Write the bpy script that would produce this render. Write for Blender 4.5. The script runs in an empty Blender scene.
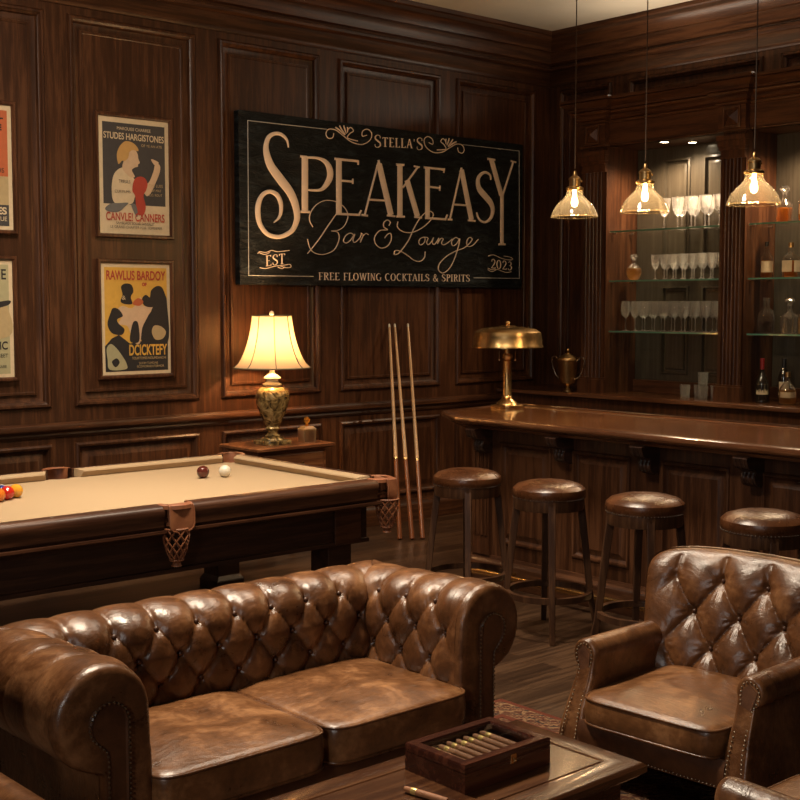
import bpy, bmesh, math, random
from mathutils import Vector, Matrix
random.seed(7)
PI = math.pi
S = bpy.context.scene
COL = S.collection
sin, cos, rad = math.sin, math.cos, math.radians
SIGN={'title':[(1,[(0.4595,0.9941,0.006),(0.4474,1.0477,0.018),(0.3994,1.0823,0.024),(0.3408,1.0842,0.026),(0.2878,1.0553,0.032),(0.2627,0.9964,0.04),(0.2673,0.9328,0.054),(0.3033,0.8501,0.066),(0.3911,0.7559,0.072),(0.4712,0.6743,0.068),(0.5177,0.5897,0.062),(0.5353,0.5031,0.052),(0.5202,0.4441,0.044),(0.4834,0.3915,0.036),(0.4144,0.3555,0.032),(0.3428,0.3442,0.03),(0.2634,0.3643,0.032),(0.2028,0.4306,0.038),(0.1846,0.5152,0.044),(0.1957,0.5869,0.04),(0.2311,0.6415,0.032),(0.2928,0.6666,0.028),(0.3545,0.6458,0.036),(0.3878,0.5901,0.036),(0.389,0.5252,0.028),(0.3654,0.4779,0.018),(0.326,0.4473,0.006)]),(0,[(0.6101,0.9395,0.056),(0.6072,0.5432,0.056)]),(0,[(0.5685,0.5369,0.018),(0.6497,0.5379,0.018)]),(0,[(0.5679,0.9406,0.016),(0.6285,0.9395,0.016)]),(1,[(0.6285,0.9366,0.016),(0.7307,0.9386,0.02),(0.802,0.916,0.036),(0.8397,0.8669,0.054),(0.8432,0.8078,0.054),(0.8048,0.7459,0.04),(0.748,0.7054,0.022),(0.6397,0.6989,0.014)]),(0,[(0.93,0.9434,0.052),(0.9281,0.5395,0.052)]),(0,[(0.8897,0.9463,0.018),(1.1153,0.9455,0.018)]),(0,[(1.1173,0.9501,0.012),(1.1172,0.9184,0.012)]),(0,[(0.9486,0.7879,0.016),(1.0635,0.7879,0.016)]),(0,[(1.0636,0.809,0.012),(1.0635,0.7698,0.012)]),(0,[(0.8992,0.5366,0.018),(1.1338,0.5387,0.018)]),(0,[(1.1458,0.5743,0.014),(1.1219,0.5351,0.014)]),(0,[(1.3176,0.9484,0.016),(1.1816,0.541,0.016)]),(0,[(1.3257,0.9398,0.056),(1.4485,0.5536,0.056)]),(0,[(1.218,0.6605,0.016),(1.4175,0.6622,0.016)]),(0,[(1.1497,0.5395,0.016),(1.2097,0.5362,0.016)]),(0,[(1.4071,0.5485,0.016),(1.4901,0.5446,0.016)]),(0,[(1.3217,0.9702,0.02),(1.3318,0.925,0.02)]),(0,[(1.5424,0.9481,0.052),(1.5424,0.5471,0.052)]),(0,[(1.5027,0.9482,0.018),(1.5844,0.9511,0.018)]),(0,[(1.5047,0.5453,0.018),(1.5888,0.5461,0.018)]),(0,[(1.7333,0.9463,0.016),(1.5739,0.774,0.016)]),(0,[(1.6905,0.9495,0.014),(1.7484,0.9458,0.014)]),(0,[(1.6161,0.8361,0.052),(1.7296,0.5558,0.052)]),(0,[(1.6952,0.5494,0.016),(1.7728,0.5483,0.016)]),(0,[(1.8371,0.949,0.048),(1.838,0.5513,0.048)]),(0,[(1.798,0.9478,0.018),(2.0223,0.9463,0.018)]),(0,[(2.0223,0.9559,0.012),(2.0157,0.9201,0.012)]),(0,[(1.8593,0.7979,0.016),(1.9739,0.7938,0.016)]),(0,[(1.9738,0.8146,0.012),(1.9695,0.7727,0.012)]),(0,[(1.8119,0.5469,0.018),(2.0418,0.546,0.018)]),(0,[(2.0573,0.584,0.014),(2.0328,0.5424,0.014)]),(0,[(2.212,0.963,0.016),(2.0867,0.5513,0.016)]),(0,[(2.2166,0.9568,0.052),(2.3344,0.5543,0.052)]),(0,[(2.1201,0.6714,0.016),(2.2919,0.6706,0.016)]),(0,[(2.062,0.547,0.016),(2.1094,0.5475,0.016)]),(0,[(2.2926,0.5491,0.016),(2.3765,0.5479,0.016)]),(0,[(2.2142,0.9762,0.018),(2.2213,0.9409,0.018)]),(1,[(2.5585,0.8978,0.008),(2.5486,0.9387,0.016),(2.4914,0.9564,0.022),(2.4349,0.931,0.03),(2.407,0.8846,0.04),(2.4216,0.8179,0.052),(2.4929,0.7608,0.056),(2.56,0.7063,0.052),(2.5845,0.6491,0.042),(2.5634,0.5845,0.03),(2.504,0.5452,0.02),(2.4447,0.5509,0.018),(2.4091,0.5824,0.016),(2.3924,0.6197,0.008)]),(0,[(2.5643,1.0678,0.05),(2.6873,0.7804,0.05)]),(0,[(2.8293,1.0643,0.018),(2.7044,0.7813,0.018)]),(0,[(2.6945,0.7976,0.04),(2.6984,0.3644,0.04)]),(0,[(2.519,1.071,0.018),(2.6051,1.0675,0.018)]),(0,[(2.802,1.0741,0.014),(2.8614,1.0667,0.014)]),(0,[(2.657,0.3631,0.018),(2.7375,0.3657,0.018)])],
'script':[(1,[(0.6806,0.4288,0.0058),(0.6493,0.479,0.0058),(0.6627,0.5386,0.0058),(0.7191,0.5975,0.0058),(0.8042,0.6317,0.0058),(0.9092,0.6255,0.0058),(0.9865,0.5845,0.0058),(1.0155,0.5256,0.0058),(0.9859,0.4564,0.0058),(0.9275,0.4163,0.0058),(0.8563,0.406,0.0058),(0.9178,0.3979,0.0058),(0.9271,0.3411,0.0058),(0.8786,0.2644,0.0058),(0.7829,0.2288,0.0058),(0.6981,0.2369,0.0058),(0.6516,0.2726,0.0058),(0.6298,0.3383,0.0058)]),(1,[(0.934,0.5698,0.0048),(0.8895,0.5197,0.0077),(0.8221,0.442,0.0086),(0.7458,0.3498,0.0086),(0.6702,0.2702,0.0077),(0.629,0.2306,0.0048)]),(1,[(1.0778,0.3797,0.0067),(1.0385,0.398,0.0067),(0.9914,0.3735,0.0067),(0.9717,0.3351,0.0067),(0.999,0.3209,0.0067),(1.0382,0.3419,0.0067),(1.0818,0.389,0.0067),(1.0638,0.3458,0.0067),(1.0815,0.3281,0.0067),(1.1233,0.3554,0.0067),(1.1472,0.3914,0.0067),(1.1433,0.4019,0.0067),(1.1652,0.389,0.0067),(1.1531,0.3611,0.0067),(1.1371,0.33,0.0067)]),(1,[(1.1431,0.3485,0.0067),(1.1692,0.383,0.0067),(1.1973,0.4009,0.0067),(1.2173,0.3909,0.0067)]),(1,[(1.4277,0.4703,0.0077),(1.4422,0.4958,0.0077),(1.4133,0.5131,0.0077),(1.3762,0.4914,0.0077),(1.3761,0.4573,0.0077),(1.4132,0.437,0.0077),(1.3351,0.4278,0.0077),(1.282,0.3764,0.0077),(1.29,0.3257,0.0077),(1.3451,0.2934,0.0077),(1.4131,0.311,0.0077),(1.4504,0.359,0.0077),(1.4463,0.4087,0.0077),(1.4132,0.4013,0.0077),(1.3842,0.3723,0.0077)]),(1,[(1.5214,0.5055,0.0077),(1.5172,0.463,0.0077),(1.574,0.4292,0.0077),(1.6696,0.4266,0.0077),(1.7773,0.4657,0.0077),(1.8644,0.5253,0.0077),(1.9016,0.575,0.0077),(1.8751,0.6025,0.0077),(1.8205,0.5919,0.0077),(1.7555,0.5411,0.0077),(1.691,0.4591,0.0077),(1.6377,0.3686,0.0077),(1.5741,0.2971,0.0077),(1.5256,0.2549,0.0077),(1.4837,0.2475,0.0077),(1.4921,0.2759,0.0077),(1.5424,0.2758,0.0077),(1.6165,0.2463,0.0077),(1.6956,0.2054,0.0077),(1.7604,0.2006,0.0077),(1.8038,0.2304,0.0077),(1.8124,0.2786,0.0077)]),(1,[(1.7948,0.3931,0.0067),(1.7558,0.3774,0.0067),(1.745,0.3452,0.0067),(1.7667,0.33,0.0067),(1.8036,0.3519,0.0067),(1.8122,0.3841,0.0067),(1.7948,0.3931,0.0067),(1.8428,0.3884,0.0067),(1.8298,0.3528,0.0067),(1.8473,0.3341,0.0067),(1.8824,0.3609,0.0067),(1.9043,0.3938,0.0067),(1.8912,0.3548,0.0067),(1.9133,0.3378,0.0067),(1.9442,0.3678,0.0067),(1.9641,0.3927,0.0067),(1.9487,0.3438,0.0067)]),(1,[(1.9487,0.3502,0.0067),(1.9842,0.3885,0.0067),(2.011,0.3862,0.0067),(1.9932,0.3517,0.0067),(2.0201,0.3396,0.0067),(2.0695,0.3607,0.0067),(2.1146,0.3898,0.0067)]),(1,[(2.1921,0.3909,0.0067),(2.1509,0.4025,0.0067),(2.1056,0.3684,0.0067),(2.1216,0.3346,0.0067),(2.1648,0.354,0.0067),(2.1989,0.396,0.0067),(2.1787,0.3184,0.0067),(2.1335,0.219,0.0067),(2.0771,0.1443,0.0067),(2.0097,0.1105,0.0067),(1.9605,0.134,0.0067),(1.9715,0.186,0.0067),(2.0542,0.2496,0.0067),(2.156,0.2932,0.0067),(2.2476,0.3205,0.0067),(2.3169,0.3655,0.0067),(2.3423,0.3977,0.0067),(2.3096,0.4082,0.0067),(2.2797,0.3742,0.0067),(2.2938,0.3351,0.0067),(2.352,0.3468,0.0067),(2.415,0.3986,0.0067)])],
'border':[(0,[(0.1072,1.1557,0.005),(0.8167,1.1592,0.005)]),(0,[(0.1072,1.1585,0.005),(0.1035,0.0599,0.005)]),(0,[(0.1001,0.0612,0.005),(0.6838,0.0629,0.005)]),(0,[(2.3654,0.0766,0.005),(2.9192,0.0794,0.005)]),(0,[(2.9051,1.17,0.005),(2.9192,0.0759,0.005)]),(0,[(2.2315,1.1643,0.005),(2.9076,1.1668,0.005)])],
'ornament':[(1,[(0.883,1.1357,0.0072),(0.8714,1.1021,0.0072),(0.8296,1.0955,0.0072),(0.8089,1.1261,0.0072),(0.8356,1.161,0.0072),(0.9023,1.1611,0.0072),(0.9791,1.1234,0.0072),(1.0568,1.0853,0.0072),(1.1553,1.0756,0.0072),(1.2352,1.1126,0.0072),(1.2554,1.1661,0.0072),(1.2154,1.1958,0.0072),(1.1655,1.1777,0.0072),(1.1614,1.1395,0.0072),(1.2053,1.1495,0.0072)]),(1,[(1.1158,1.0979,0.0072),(1.0179,1.1119,0.0072),(1.0375,1.1466,0.0072),(1.0728,1.1692,0.0072),(1.0474,1.1939,0.0072),(1.0142,1.1714,0.0072)]),(1,[(0.9888,1.1318,0.006),(0.9368,1.1643,0.012),(0.8986,1.1816,0.0102)]),(1,[(0.9947,1.1368,0.006),(0.96,1.1694,0.012),(0.9389,1.1972,0.0102)]),(1,[(1.0044,1.1436,0.006),(0.989,1.1765,0.012),(0.9794,1.2025,0.0102)]),(1,[(1.0141,1.1519,0.006),(1.0181,1.1792,0.012),(1.0143,1.1938,0.0102)]),(1,[(2.1741,1.1357,0.0072),(2.1857,1.1021,0.0072),(2.2275,1.0955,0.0072),(2.2482,1.1261,0.0072),(2.2215,1.161,0.0072),(2.1548,1.1611,0.0072),(2.078,1.1234,0.0072),(2.0003,1.0853,0.0072),(1.9018,1.0756,0.0072),(1.8219,1.1126,0.0072),(1.8017,1.1661,0.0072),(1.8417,1.1958,0.0072),(1.8916,1.1777,0.0072),(1.8957,1.1395,0.0072),(1.8518,1.1495,0.0072)]),(1,[(1.9413,1.0979,0.0072),(2.0392,1.1119,0.0072),(2.0196,1.1466,0.0072),(1.9843,1.1692,0.0072),(2.0097,1.1939,0.0072),(2.0429,1.1714,0.0072)]),(1,[(2.0683,1.1318,0.006),(2.1203,1.1643,0.012),(2.1585,1.1816,0.0102)]),(1,[(2.0624,1.1368,0.006),(2.0971,1.1694,0.012),(2.1182,1.1972,0.0102)]),(1,[(2.0527,1.1436,0.006),(2.0681,1.1765,0.012),(2.0777,1.2025,0.0102)]),(1,[(2.043,1.1519,0.006),(2.039,1.1792,0.012),(2.0428,1.1938,0.0102)]),(1,[(0.1832,0.2186,0.0052),(0.2008,0.2333,0.0052),(0.2532,0.2291,0.0052),(0.3063,0.245,0.0052),(0.3596,0.2378,0.0052),(0.4641,0.2495,0.0052)]),(1,[(0.192,0.2274,0.0052),(0.2443,0.2145,0.0052),(0.2885,0.23,0.0052)]),(1,[(0.1996,0.1187,0.0052),(0.2521,0.114,0.0052),(0.3408,0.1331,0.0052),(0.4126,0.1404,0.0052),(0.4669,0.1474,0.0052),(0.4758,0.1285,0.0052),(0.4304,0.1233,0.0052),(0.3766,0.1367,0.0052)]),(1,[(0.3586,0.1262,0.0052),(0.3979,0.1154,0.0052),(0.4215,0.1289,0.0052)]),(1,[(2.5348,0.262,0.0052),(2.602,0.2722,0.0052),(2.6994,0.246,0.0052),(2.7979,0.2347,0.0052),(2.835,0.2442,0.0052),(2.7976,0.2603,0.0052),(2.7237,0.2669,0.0052)]),(1,[(2.5308,0.1613,0.0052),(2.5789,0.1487,0.0052),(2.6515,0.1501,0.0052),(2.7496,0.1281,0.0052),(2.8187,0.1361,0.0052)]),(1,[(2.5309,0.1479,0.0052),(2.579,0.1319,0.0052),(2.6273,0.1463,0.0052)])]}

# ---------------------------------------------------------------- materials
def mat(name):
    m = bpy.data.materials.new(name); m.use_nodes = True
    nt = m.node_tree; nt.nodes.clear()
    out = nt.nodes.new('ShaderNodeOutputMaterial')
    return m, nt, out

def N(nt, t, **kw):
    n = nt.nodes.new(t)
    for k, v in kw.items():
        if k in n.inputs: n.inputs[k].default_value = v
        else: setattr(n, k, v)
    return n

def ramp(nt, stops):
    r = nt.nodes.new('ShaderNodeValToRGB'); cr = r.color_ramp
    while len(cr.elements) < len(stops): cr.elements.new(.5)
    for e, (p, c) in zip(cr.elements, stops):
        e.position = p; e.color = (*c, 1) if len(c) == 3 else c
    return r

def plain(name, col, rough=.5, metal=0, spec=.5, bump=0, bscale=60, coat=0):
    m, nt, out = mat(name)
    b = N(nt, 'ShaderNodeBsdfPrincipled'); b.inputs['Base Color'].default_value = (*col, 1)
    b.inputs['Roughness'].default_value = rough; b.inputs['Metallic'].default_value = metal
    b.inputs['Specular IOR Level'].default_value = spec; b.inputs['Coat Weight'].default_value = coat
    tc = N(nt, 'ShaderNodeTexCoord'); n = N(nt, 'ShaderNodeTexNoise', Scale=bscale, Detail=3.0)
    nt.links.new(tc.outputs['Object'], n.inputs['Vector'])
    mx = N(nt, 'ShaderNodeMixRGB', blend_type='MULTIPLY'); mx.inputs[0].default_value = .25
    mx.inputs[1].default_value = (*col, 1)
    nt.links.new(n.outputs['Fac'], mx.inputs[2]); nt.links.new(mx.outputs[0], b.inputs['Base Color'])
    if bump:
        bp = N(nt, 'ShaderNodeBump', Strength=bump, Distance=.01)
        nt.links.new(n.outputs['Fac'], bp.inputs['Height']); nt.links.new(bp.outputs[0], b.inputs['Normal'])
    nt.links.new(b.outputs[0], out.inputs[0])
    return m

def wood(name, dark, mid, light, axis='z', rough=.38, scale=1.0, planks=None, coat=0.0, bump=.12, spec=.5):
    m, nt, out = mat(name); L = nt.links.new
    b = N(nt, 'ShaderNodeBsdfPrincipled'); b.inputs['Roughness'].default_value = rough
    b.inputs['Coat Weight'].default_value = coat; b.inputs['Coat Roughness'].default_value = .12
    b.inputs['Specular IOR Level'].default_value = spec
    tc = N(nt, 'ShaderNodeTexCoord'); mp = N(nt, 'ShaderNodeMapping')
    k = {'x': (1.6, 30, 30), 'y': (30, 1.6, 30), 'z': (30, 30, 1.6)}[axis]
    mp.inputs['Scale'].default_value = tuple(q*scale for q in k)
    L(tc.outputs['Object'], mp.inputs['Vector'])
    n1 = N(nt, 'ShaderNodeTexNoise', Scale=1.0, Detail=5.0, Roughness=.6, Distortion=.25)
    n2 = N(nt, 'ShaderNodeTexNoise', Scale=5.0, Detail=4.0, Roughness=.7)
    L(mp.outputs[0], n1.inputs['Vector']); L(mp.outputs[0], n2.inputs['Vector'])
    big = N(nt, 'ShaderNodeTexNoise', Scale=1.1, Detail=2.0); L(tc.outputs['Object'], big.inputs['Vector'])
    a = N(nt, 'ShaderNodeMath', operation='MULTIPLY_ADD'); L(n2.outputs['Fac'], a.inputs[0]); a.inputs[1].default_value = .45
    L(n1.outputs['Fac'], a.inputs[2])
    a2 = N(nt, 'ShaderNodeMath', operation='MULTIPLY_ADD'); L(big.outputs['Fac'], a2.inputs[0]); a2.inputs[1].default_value = .35
    L(a.outputs[0], a2.inputs[2])
    r = ramp(nt, [(.55, dark), (.88, mid), (1.0, light)]); 
    last = a2.outputs[0]
    if planks:
        w, ln = planks
        sp = N(nt, 'ShaderNodeMapping')
        sp.inputs['Rotation'].default_value = (0, 0, 0 if axis == 'x' else PI/2)
        L(tc.outputs['Object'], sp.inputs['Vector'])
        br = N(nt, 'ShaderNodeTexBrick'); br.inputs['Scale'].default_value = 1
        br.inputs['Brick Width'].default_value = ln; br.inputs['Row Height'].default_value = w
        br.inputs['Mortar Size'].default_value = .0022; br.inputs['Mortar Smooth'].default_value = .2
        br.inputs['Color1'].default_value = (.25, .25, .25, 1); br.inputs['Color2'].default_value = (.75, .75, .75, 1)
        br.inputs['Mortar'].default_value = (0, 0, 0, 1); br.offset = .37
        L(sp.outputs[0], br.inputs['Vector'])
        a3 = N(nt, 'ShaderNodeMath', operation='MULTIPLY_ADD'); L(br.outputs['Color'], a3.inputs[0]); a3.inputs[1].default_value = .35
        a4 = N(nt, 'ShaderNodeMath', operation='SUBTRACT'); L(last, a4.inputs[0]); a4.inputs[1].default_value = .18
        L(a4.outputs[0], a3.inputs[2]); last = a3.outputs[0]
    L(last, r.inputs[0])
    L(r.outputs[0], b.inputs['Base Color'])
    bp = N(nt, 'ShaderNodeBump', Strength=bump, Distance=.004); L(n2.outputs['Fac'], bp.inputs['Height'])
    if bump > 0: L(bp.outputs[0], b.inputs['Normal'])
    rr = N(nt, 'ShaderNodeMapRange'); rr.inputs[3].default_value = rough-.03; rr.inputs[4].default_value = rough+.06
    L(n2.outputs['Fac'], rr.inputs[0])
    if bump > 0: L(rr.outputs[0], b.inputs['Roughness'])
    L(b.outputs[0], out.inputs[0])
    return m

def leather(name, dark, mid, light, rough=.36, wr=1.0):
    m, nt, out = mat(name); L = nt.links.new
    b = N(nt, 'ShaderNodeBsdfPrincipled'); b.inputs['Specular IOR Level'].default_value = .6
    tc = N(nt, 'ShaderNodeTexCoord')
    n1 = N(nt, 'ShaderNodeTexNoise', Scale=5.0, Detail=6.0, Roughness=.65, Distortion=.5)
    n2 = N(nt, 'ShaderNodeTexNoise', Scale=38.0, Detail=4.0, Roughness=.6)
    mp = N(nt, 'ShaderNodeMapping'); mp.inputs['Rotation'].default_value = (.3, .2, .6); mp.inputs['Scale'].default_value = (1, 3.2, 1.6)
    n3 = N(nt, 'ShaderNodeTexNoise', Scale=7.0, Detail=4.0, Roughness=.55, Distortion=1.2)
    v = N(nt, 'ShaderNodeTexVoronoi', Scale=330.0)
    for n in (n1, n2, v): L(tc.outputs['Object'], n.inputs['Vector'])
    L(tc.outputs['Object'], mp.inputs['Vector']); L(mp.outputs[0], n3.inputs['Vector'])
    a = N(nt, 'ShaderNodeMath', operation='MULTIPLY_ADD'); L(n2.outputs['Fac'], a.inputs[0]); a.inputs[1].default_value = .3; L(n1.outputs['Fac'], a.inputs[2])
    r = ramp(nt, [(.44, dark), (.66, mid), (.88, light)]); L(a.outputs[0], r.inputs[0]); L(r.outputs[0], b.inputs['Base Color'])
    rr = N(nt, 'ShaderNodeMapRange'); rr.inputs[3].default_value = rough-.08; rr.inputs[4].default_value = rough+.16
    L(n1.outputs['Fac'], rr.inputs[0]); L(rr.outputs[0], b.inputs['Roughness'])
    b1 = N(nt, 'ShaderNodeBump', Strength=.13*wr, Distance=.03); L(n3.outputs['Fac'], b1.inputs['Height'])
    b2 = N(nt, 'ShaderNodeBump', Strength=.22, Distance=.0015); L(v.outputs['Distance'], b2.inputs['Height'])
    L(b1.outputs[0], b2.inputs['Normal']); L(b2.outputs[0], b.inputs['Normal'])
    L(b.outputs[0], out.inputs[0])
    return m

def glass(name, tint=(1, 1, 1), gloss=.22, rough=.02, haze=0, real=0):
    m, nt, out = mat(name); L = nt.links.new
    t = N(nt, 'ShaderNodeBsdfTransparent'); t.inputs[0].default_value = (*tint, 1)
    g = N(nt, 'ShaderNodeBsdfGlossy'); g.inputs['Roughness'].default_value = rough; g.inputs[0].default_value = (1, 1, 1, 1)
    lw = N(nt, 'ShaderNodeLayerWeight'); lw.inputs[0].default_value = gloss
    mx = N(nt, 'ShaderNodeMixShader'); L(lw.outputs['Facing'], mx.inputs[0]); L(t.outputs[0], mx.inputs[1]); L(g.outputs[0], mx.inputs[2])
    last = mx
    if haze:
        tl = N(nt, 'ShaderNodeBsdfTranslucent'); tl.inputs[0].default_value = (*tint, 1)
        m2 = N(nt, 'ShaderNodeMixShader'); m2.inputs[0].default_value = haze; L(mx.outputs[0], m2.inputs[1]); L(tl.outputs[0], m2.inputs[2]); last = m2
    if real:
        gl = N(nt, 'ShaderNodeBsdfGlass', Roughness=0.0, IOR=1.5); m3 = N(nt, 'ShaderNodeMixShader'); m3.inputs[0].default_value = real
        L(last.outputs[0], m3.inputs[1]); L(gl.outputs[0], m3.inputs[2]); last = m3
    L(last.outputs[0], out.inputs[0])
    return m

def emit(name, col, s):
    m, nt, out = mat(name); e = N(nt, 'ShaderNodeEmission'); e.inputs[0].default_value = (*col, 1); e.inputs[1].default_value = s
    nt.links.new(e.outputs[0], out.inputs[0]); return m

WD, WM, WL = (.0185, .0066, .0030), (.049, .0180, .0076), (.088, .0345, .0145)
M = {}
M['wall'] = wood('walnut_panelling', WD, WM, WL, 'z', .34, spec=.42)
M['wallx'] = wood('walnut_rail_grain', WD, WM, WL, 'x', .33, spec=.42)
M['wally'] = wood('walnut_rail_grain_cross', WD, WM, WL, 'y', .33, spec=.42)
M['furn'] = wood('dark_mahogany', (.018, .006, .003), (.055, .020, .009), (.10, .040, .018), 'z', .3)
M['furnx'] = wood('dark_mahogany_long', (.018, .006, .003), (.055, .020, .009), (.10, .040, .018), 'x', .28)
M['top'] = wood('polished_bar_top', (.06, .020, .007), (.13, .046, .016), (.20, .080, .028), 'y', .16, coat=.5, bump=.01)
M['topedge'] = wood('bar_top_edge', (.035, .012, .006), (.08, .029, .012), (.13, .052, .021), 'y', .22, coat=.3, bump=.02)
M['table'] = wood('coffee_table_wood', (.022, .007, .003), (.060, .022, .009), (.105, .043, .017), 'x', .25, bump=0, coat=.22)
M['cigbox'] = wood('cigar_box_wood', (.016, .004, .0025), (.045, .012, .007), (.08, .024, .012), 'x', .2, coat=.4, bump=.0)
M['pool'] = wood('pool_table_wood', (.018, .006, .003), (.048, .017, .008), (.085, .033, .015), 'x', .34, bump=.03)
M['pooldark'] = wood('pool_table_body_wood', (.010, .004, .002), (.028, .011, .006), (.05, .02, .01), 'x', .4)
M['night'] = wood('nightstand_wood', (.05, .016, .007), (.14, .05, .020), (.22, .09, .035), 'x', .28, coat=.2)
M['stool'] = wood('stool_wood', (.02, .008, .004), (.045, .019, .009), (.08, .036, .016), 'z', .32)
M['floor'] = wood('floor_boards', (.014, .007, .004), (.038, .019, .010), (.075, .040, .021), 'x', .28, planks=(.13, 1.7), bump=.05)
M['leather'] = leather('cognac_leather', (.036, .0135, .0046), (.104, .040, .0140), (.235, .106, .042), .26)
M['seatleather'] = leather('worn_highlit_seat_leather', (.055, .021, .007), (.150, .062, .022), (.35, .17, .070), .27, .9)  # wear plus the seats' wrinkled highlights, both put into the lighter colour
M['leatherd'] = leather('dark_leather', (.03, .010, .004), (.075, .027, .010), (.12, .048, .018), .34, .5)
M['seatl'] = leather('stool_leather', (.035, .011, .004), (.075, .026, .009), (.13, .048, .018), .24, .25)
M['pocket'] = leather('pocket_leather', (.12, .035, .012), (.24, .08, .03), (.34, .13, .05), .5, .3)
M['button'] = plain('leather_button', (.07, .026, .012), .4)
M['brass'] = plain('brass', (.80, .52, .22), .27, 1, bscale=8)
M['abrass'] = plain('aged_brass', (.55, .36, .16), .34, 1, bump=.1, bscale=40)
M['nail'] = plain('antique_nail', (.27, .20, .13), .34, 1)
M['chrome'] = plain('nickel', (.7, .65, .6), .15, 1)
M['cloth'] = plain('tan_baize', (.46, .33, .20), .9, 0, .1, bump=.15, bscale=900)
M['ceiling'] = plain('cream_plaster', (.66, .58, .46), .8, 0, .2, bscale=2)
M['black'] = plain('black_metal', (.012, .010, .009), .45)
M['cord'] = plain('brown_cord', (.06, .035, .022), .7)
M['darkwood'] = plain('ebonised_wood', (.010, .006, .004), .35)
M['ivory'] = plain('ivory', (.82, .76, .60), .15, coat=.4, bscale=3)
M['glass'] = glass('clear_glass', (.97, .97, .95), .30)
M['glassc'] = glass('crystal', (1, .98, .95), .5, .12, haze=.24, real=.28)
M['etched'] = glass('etched_decanter_glass', (1, .88, .68), .55, .12, haze=.28)
M['decg'] = glass('decanter_glass', (.97, .95, .92), .50, .08, haze=.05)
M['glassg'] = glass('shelf_glass', (.95, .985, .97), .10, .03)
M['glasse'] = plain('green_glass_edge', (.10, .26, .19), .08, 0, .9, coat=.5)
M['shadeg'] = glass('pendant_glass', (1.0, .90, .70), .35, .10, haze=.035)
M['boxglass'] = glass('lid_glass', (.93, .95, .95), .12)
def mirror_mat():
    m, nt, out = mat('smoked_mirror'); b = N(nt, 'ShaderNodeBsdfGlossy'); b.inputs[0].default_value = (.62, .64, .62, 1); b.inputs['Roughness'].default_value = .015
    nt.links.new(b.outputs[0], out.inputs[0]); return m
M['mirror'] = mirror_mat()
def shade_mat():
    m, nt, out = mat('silk_lamp_shade'); L = nt.links.new
    d = N(nt, 'ShaderNodeBsdfDiffuse'); d.inputs[0].default_value = (.72, .56, .36, 1)
    t = N(nt, 'ShaderNodeBsdfTranslucent'); t.inputs[0].default_value = (.66, .46, .26, 1)
    mx = N(nt, 'ShaderNodeMixShader'); mx.inputs[0].default_value = .30; L(d.outputs[0], mx.inputs[1]); L(t.outputs[0], mx.inputs[2])
    L(mx.outputs[0], out.inputs[0]); return m
M['shade'] = shade_mat()
M['piping'] = plain('olive_piping', (.16, .14, .09), .7)
M['bulb'] = emit('lit_bulb', (1, .68, .30), 60)
M['can'] = emit('lit_downlight', (1, .80, .52), 25)
def slate_mat():
    m, nt, out = mat('black_slate_canvas'); L = nt.links.new
    b = N(nt, 'ShaderNodeBsdfPrincipled', Roughness=.5); b.inputs['Specular IOR Level'].default_value = .28
    tc = N(nt, 'ShaderNodeTexCoord'); mp = N(nt, 'ShaderNodeMapping'); mp.inputs['Scale'].default_value = (2.4, 2, 7); mp.inputs['Rotation'].default_value = (0, .25, 0)
    n = N(nt, 'ShaderNodeTexNoise', Scale=2.6, Detail=9.0, Roughness=.7, Distortion=.8)
    L(tc.outputs['Object'], mp.inputs[0]); L(mp.outputs[0], n.inputs['Vector'])
    r = ramp(nt, [(.38, (.0012, .0018, .0022)), (.52, (.005, .0075, .0085)), (.70, (.030, .040, .046))]); L(n.outputs['Fac'], r.inputs[0]); L(r.outputs[0], b.inputs['Base Color'])
    bp = N(nt, 'ShaderNodeBump', Strength=.9, Distance=.05); L(n.outputs['Fac'], bp.inputs['Height']); L(bp.outputs[0], b.inputs['Normal'])
    L(b.outputs[0], out.inputs[0]); return m
M['slate'] = slate_mat()
M['niche'] = wood('reflected_wall_panelling', (.040, .033, .024), (.052, .043, .031), (.062, .052, .038), 'z', .16, bump=.01)  # grey tone of mirrored wall panels, reflection put into the colour
M['rose'] = plain('rose_gold_lettering', (1.0, .80, .62), .5, 0, bscale=12)
M['silverline'] = plain('pale_line_paint', (.62, .60, .56), .5)
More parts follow.
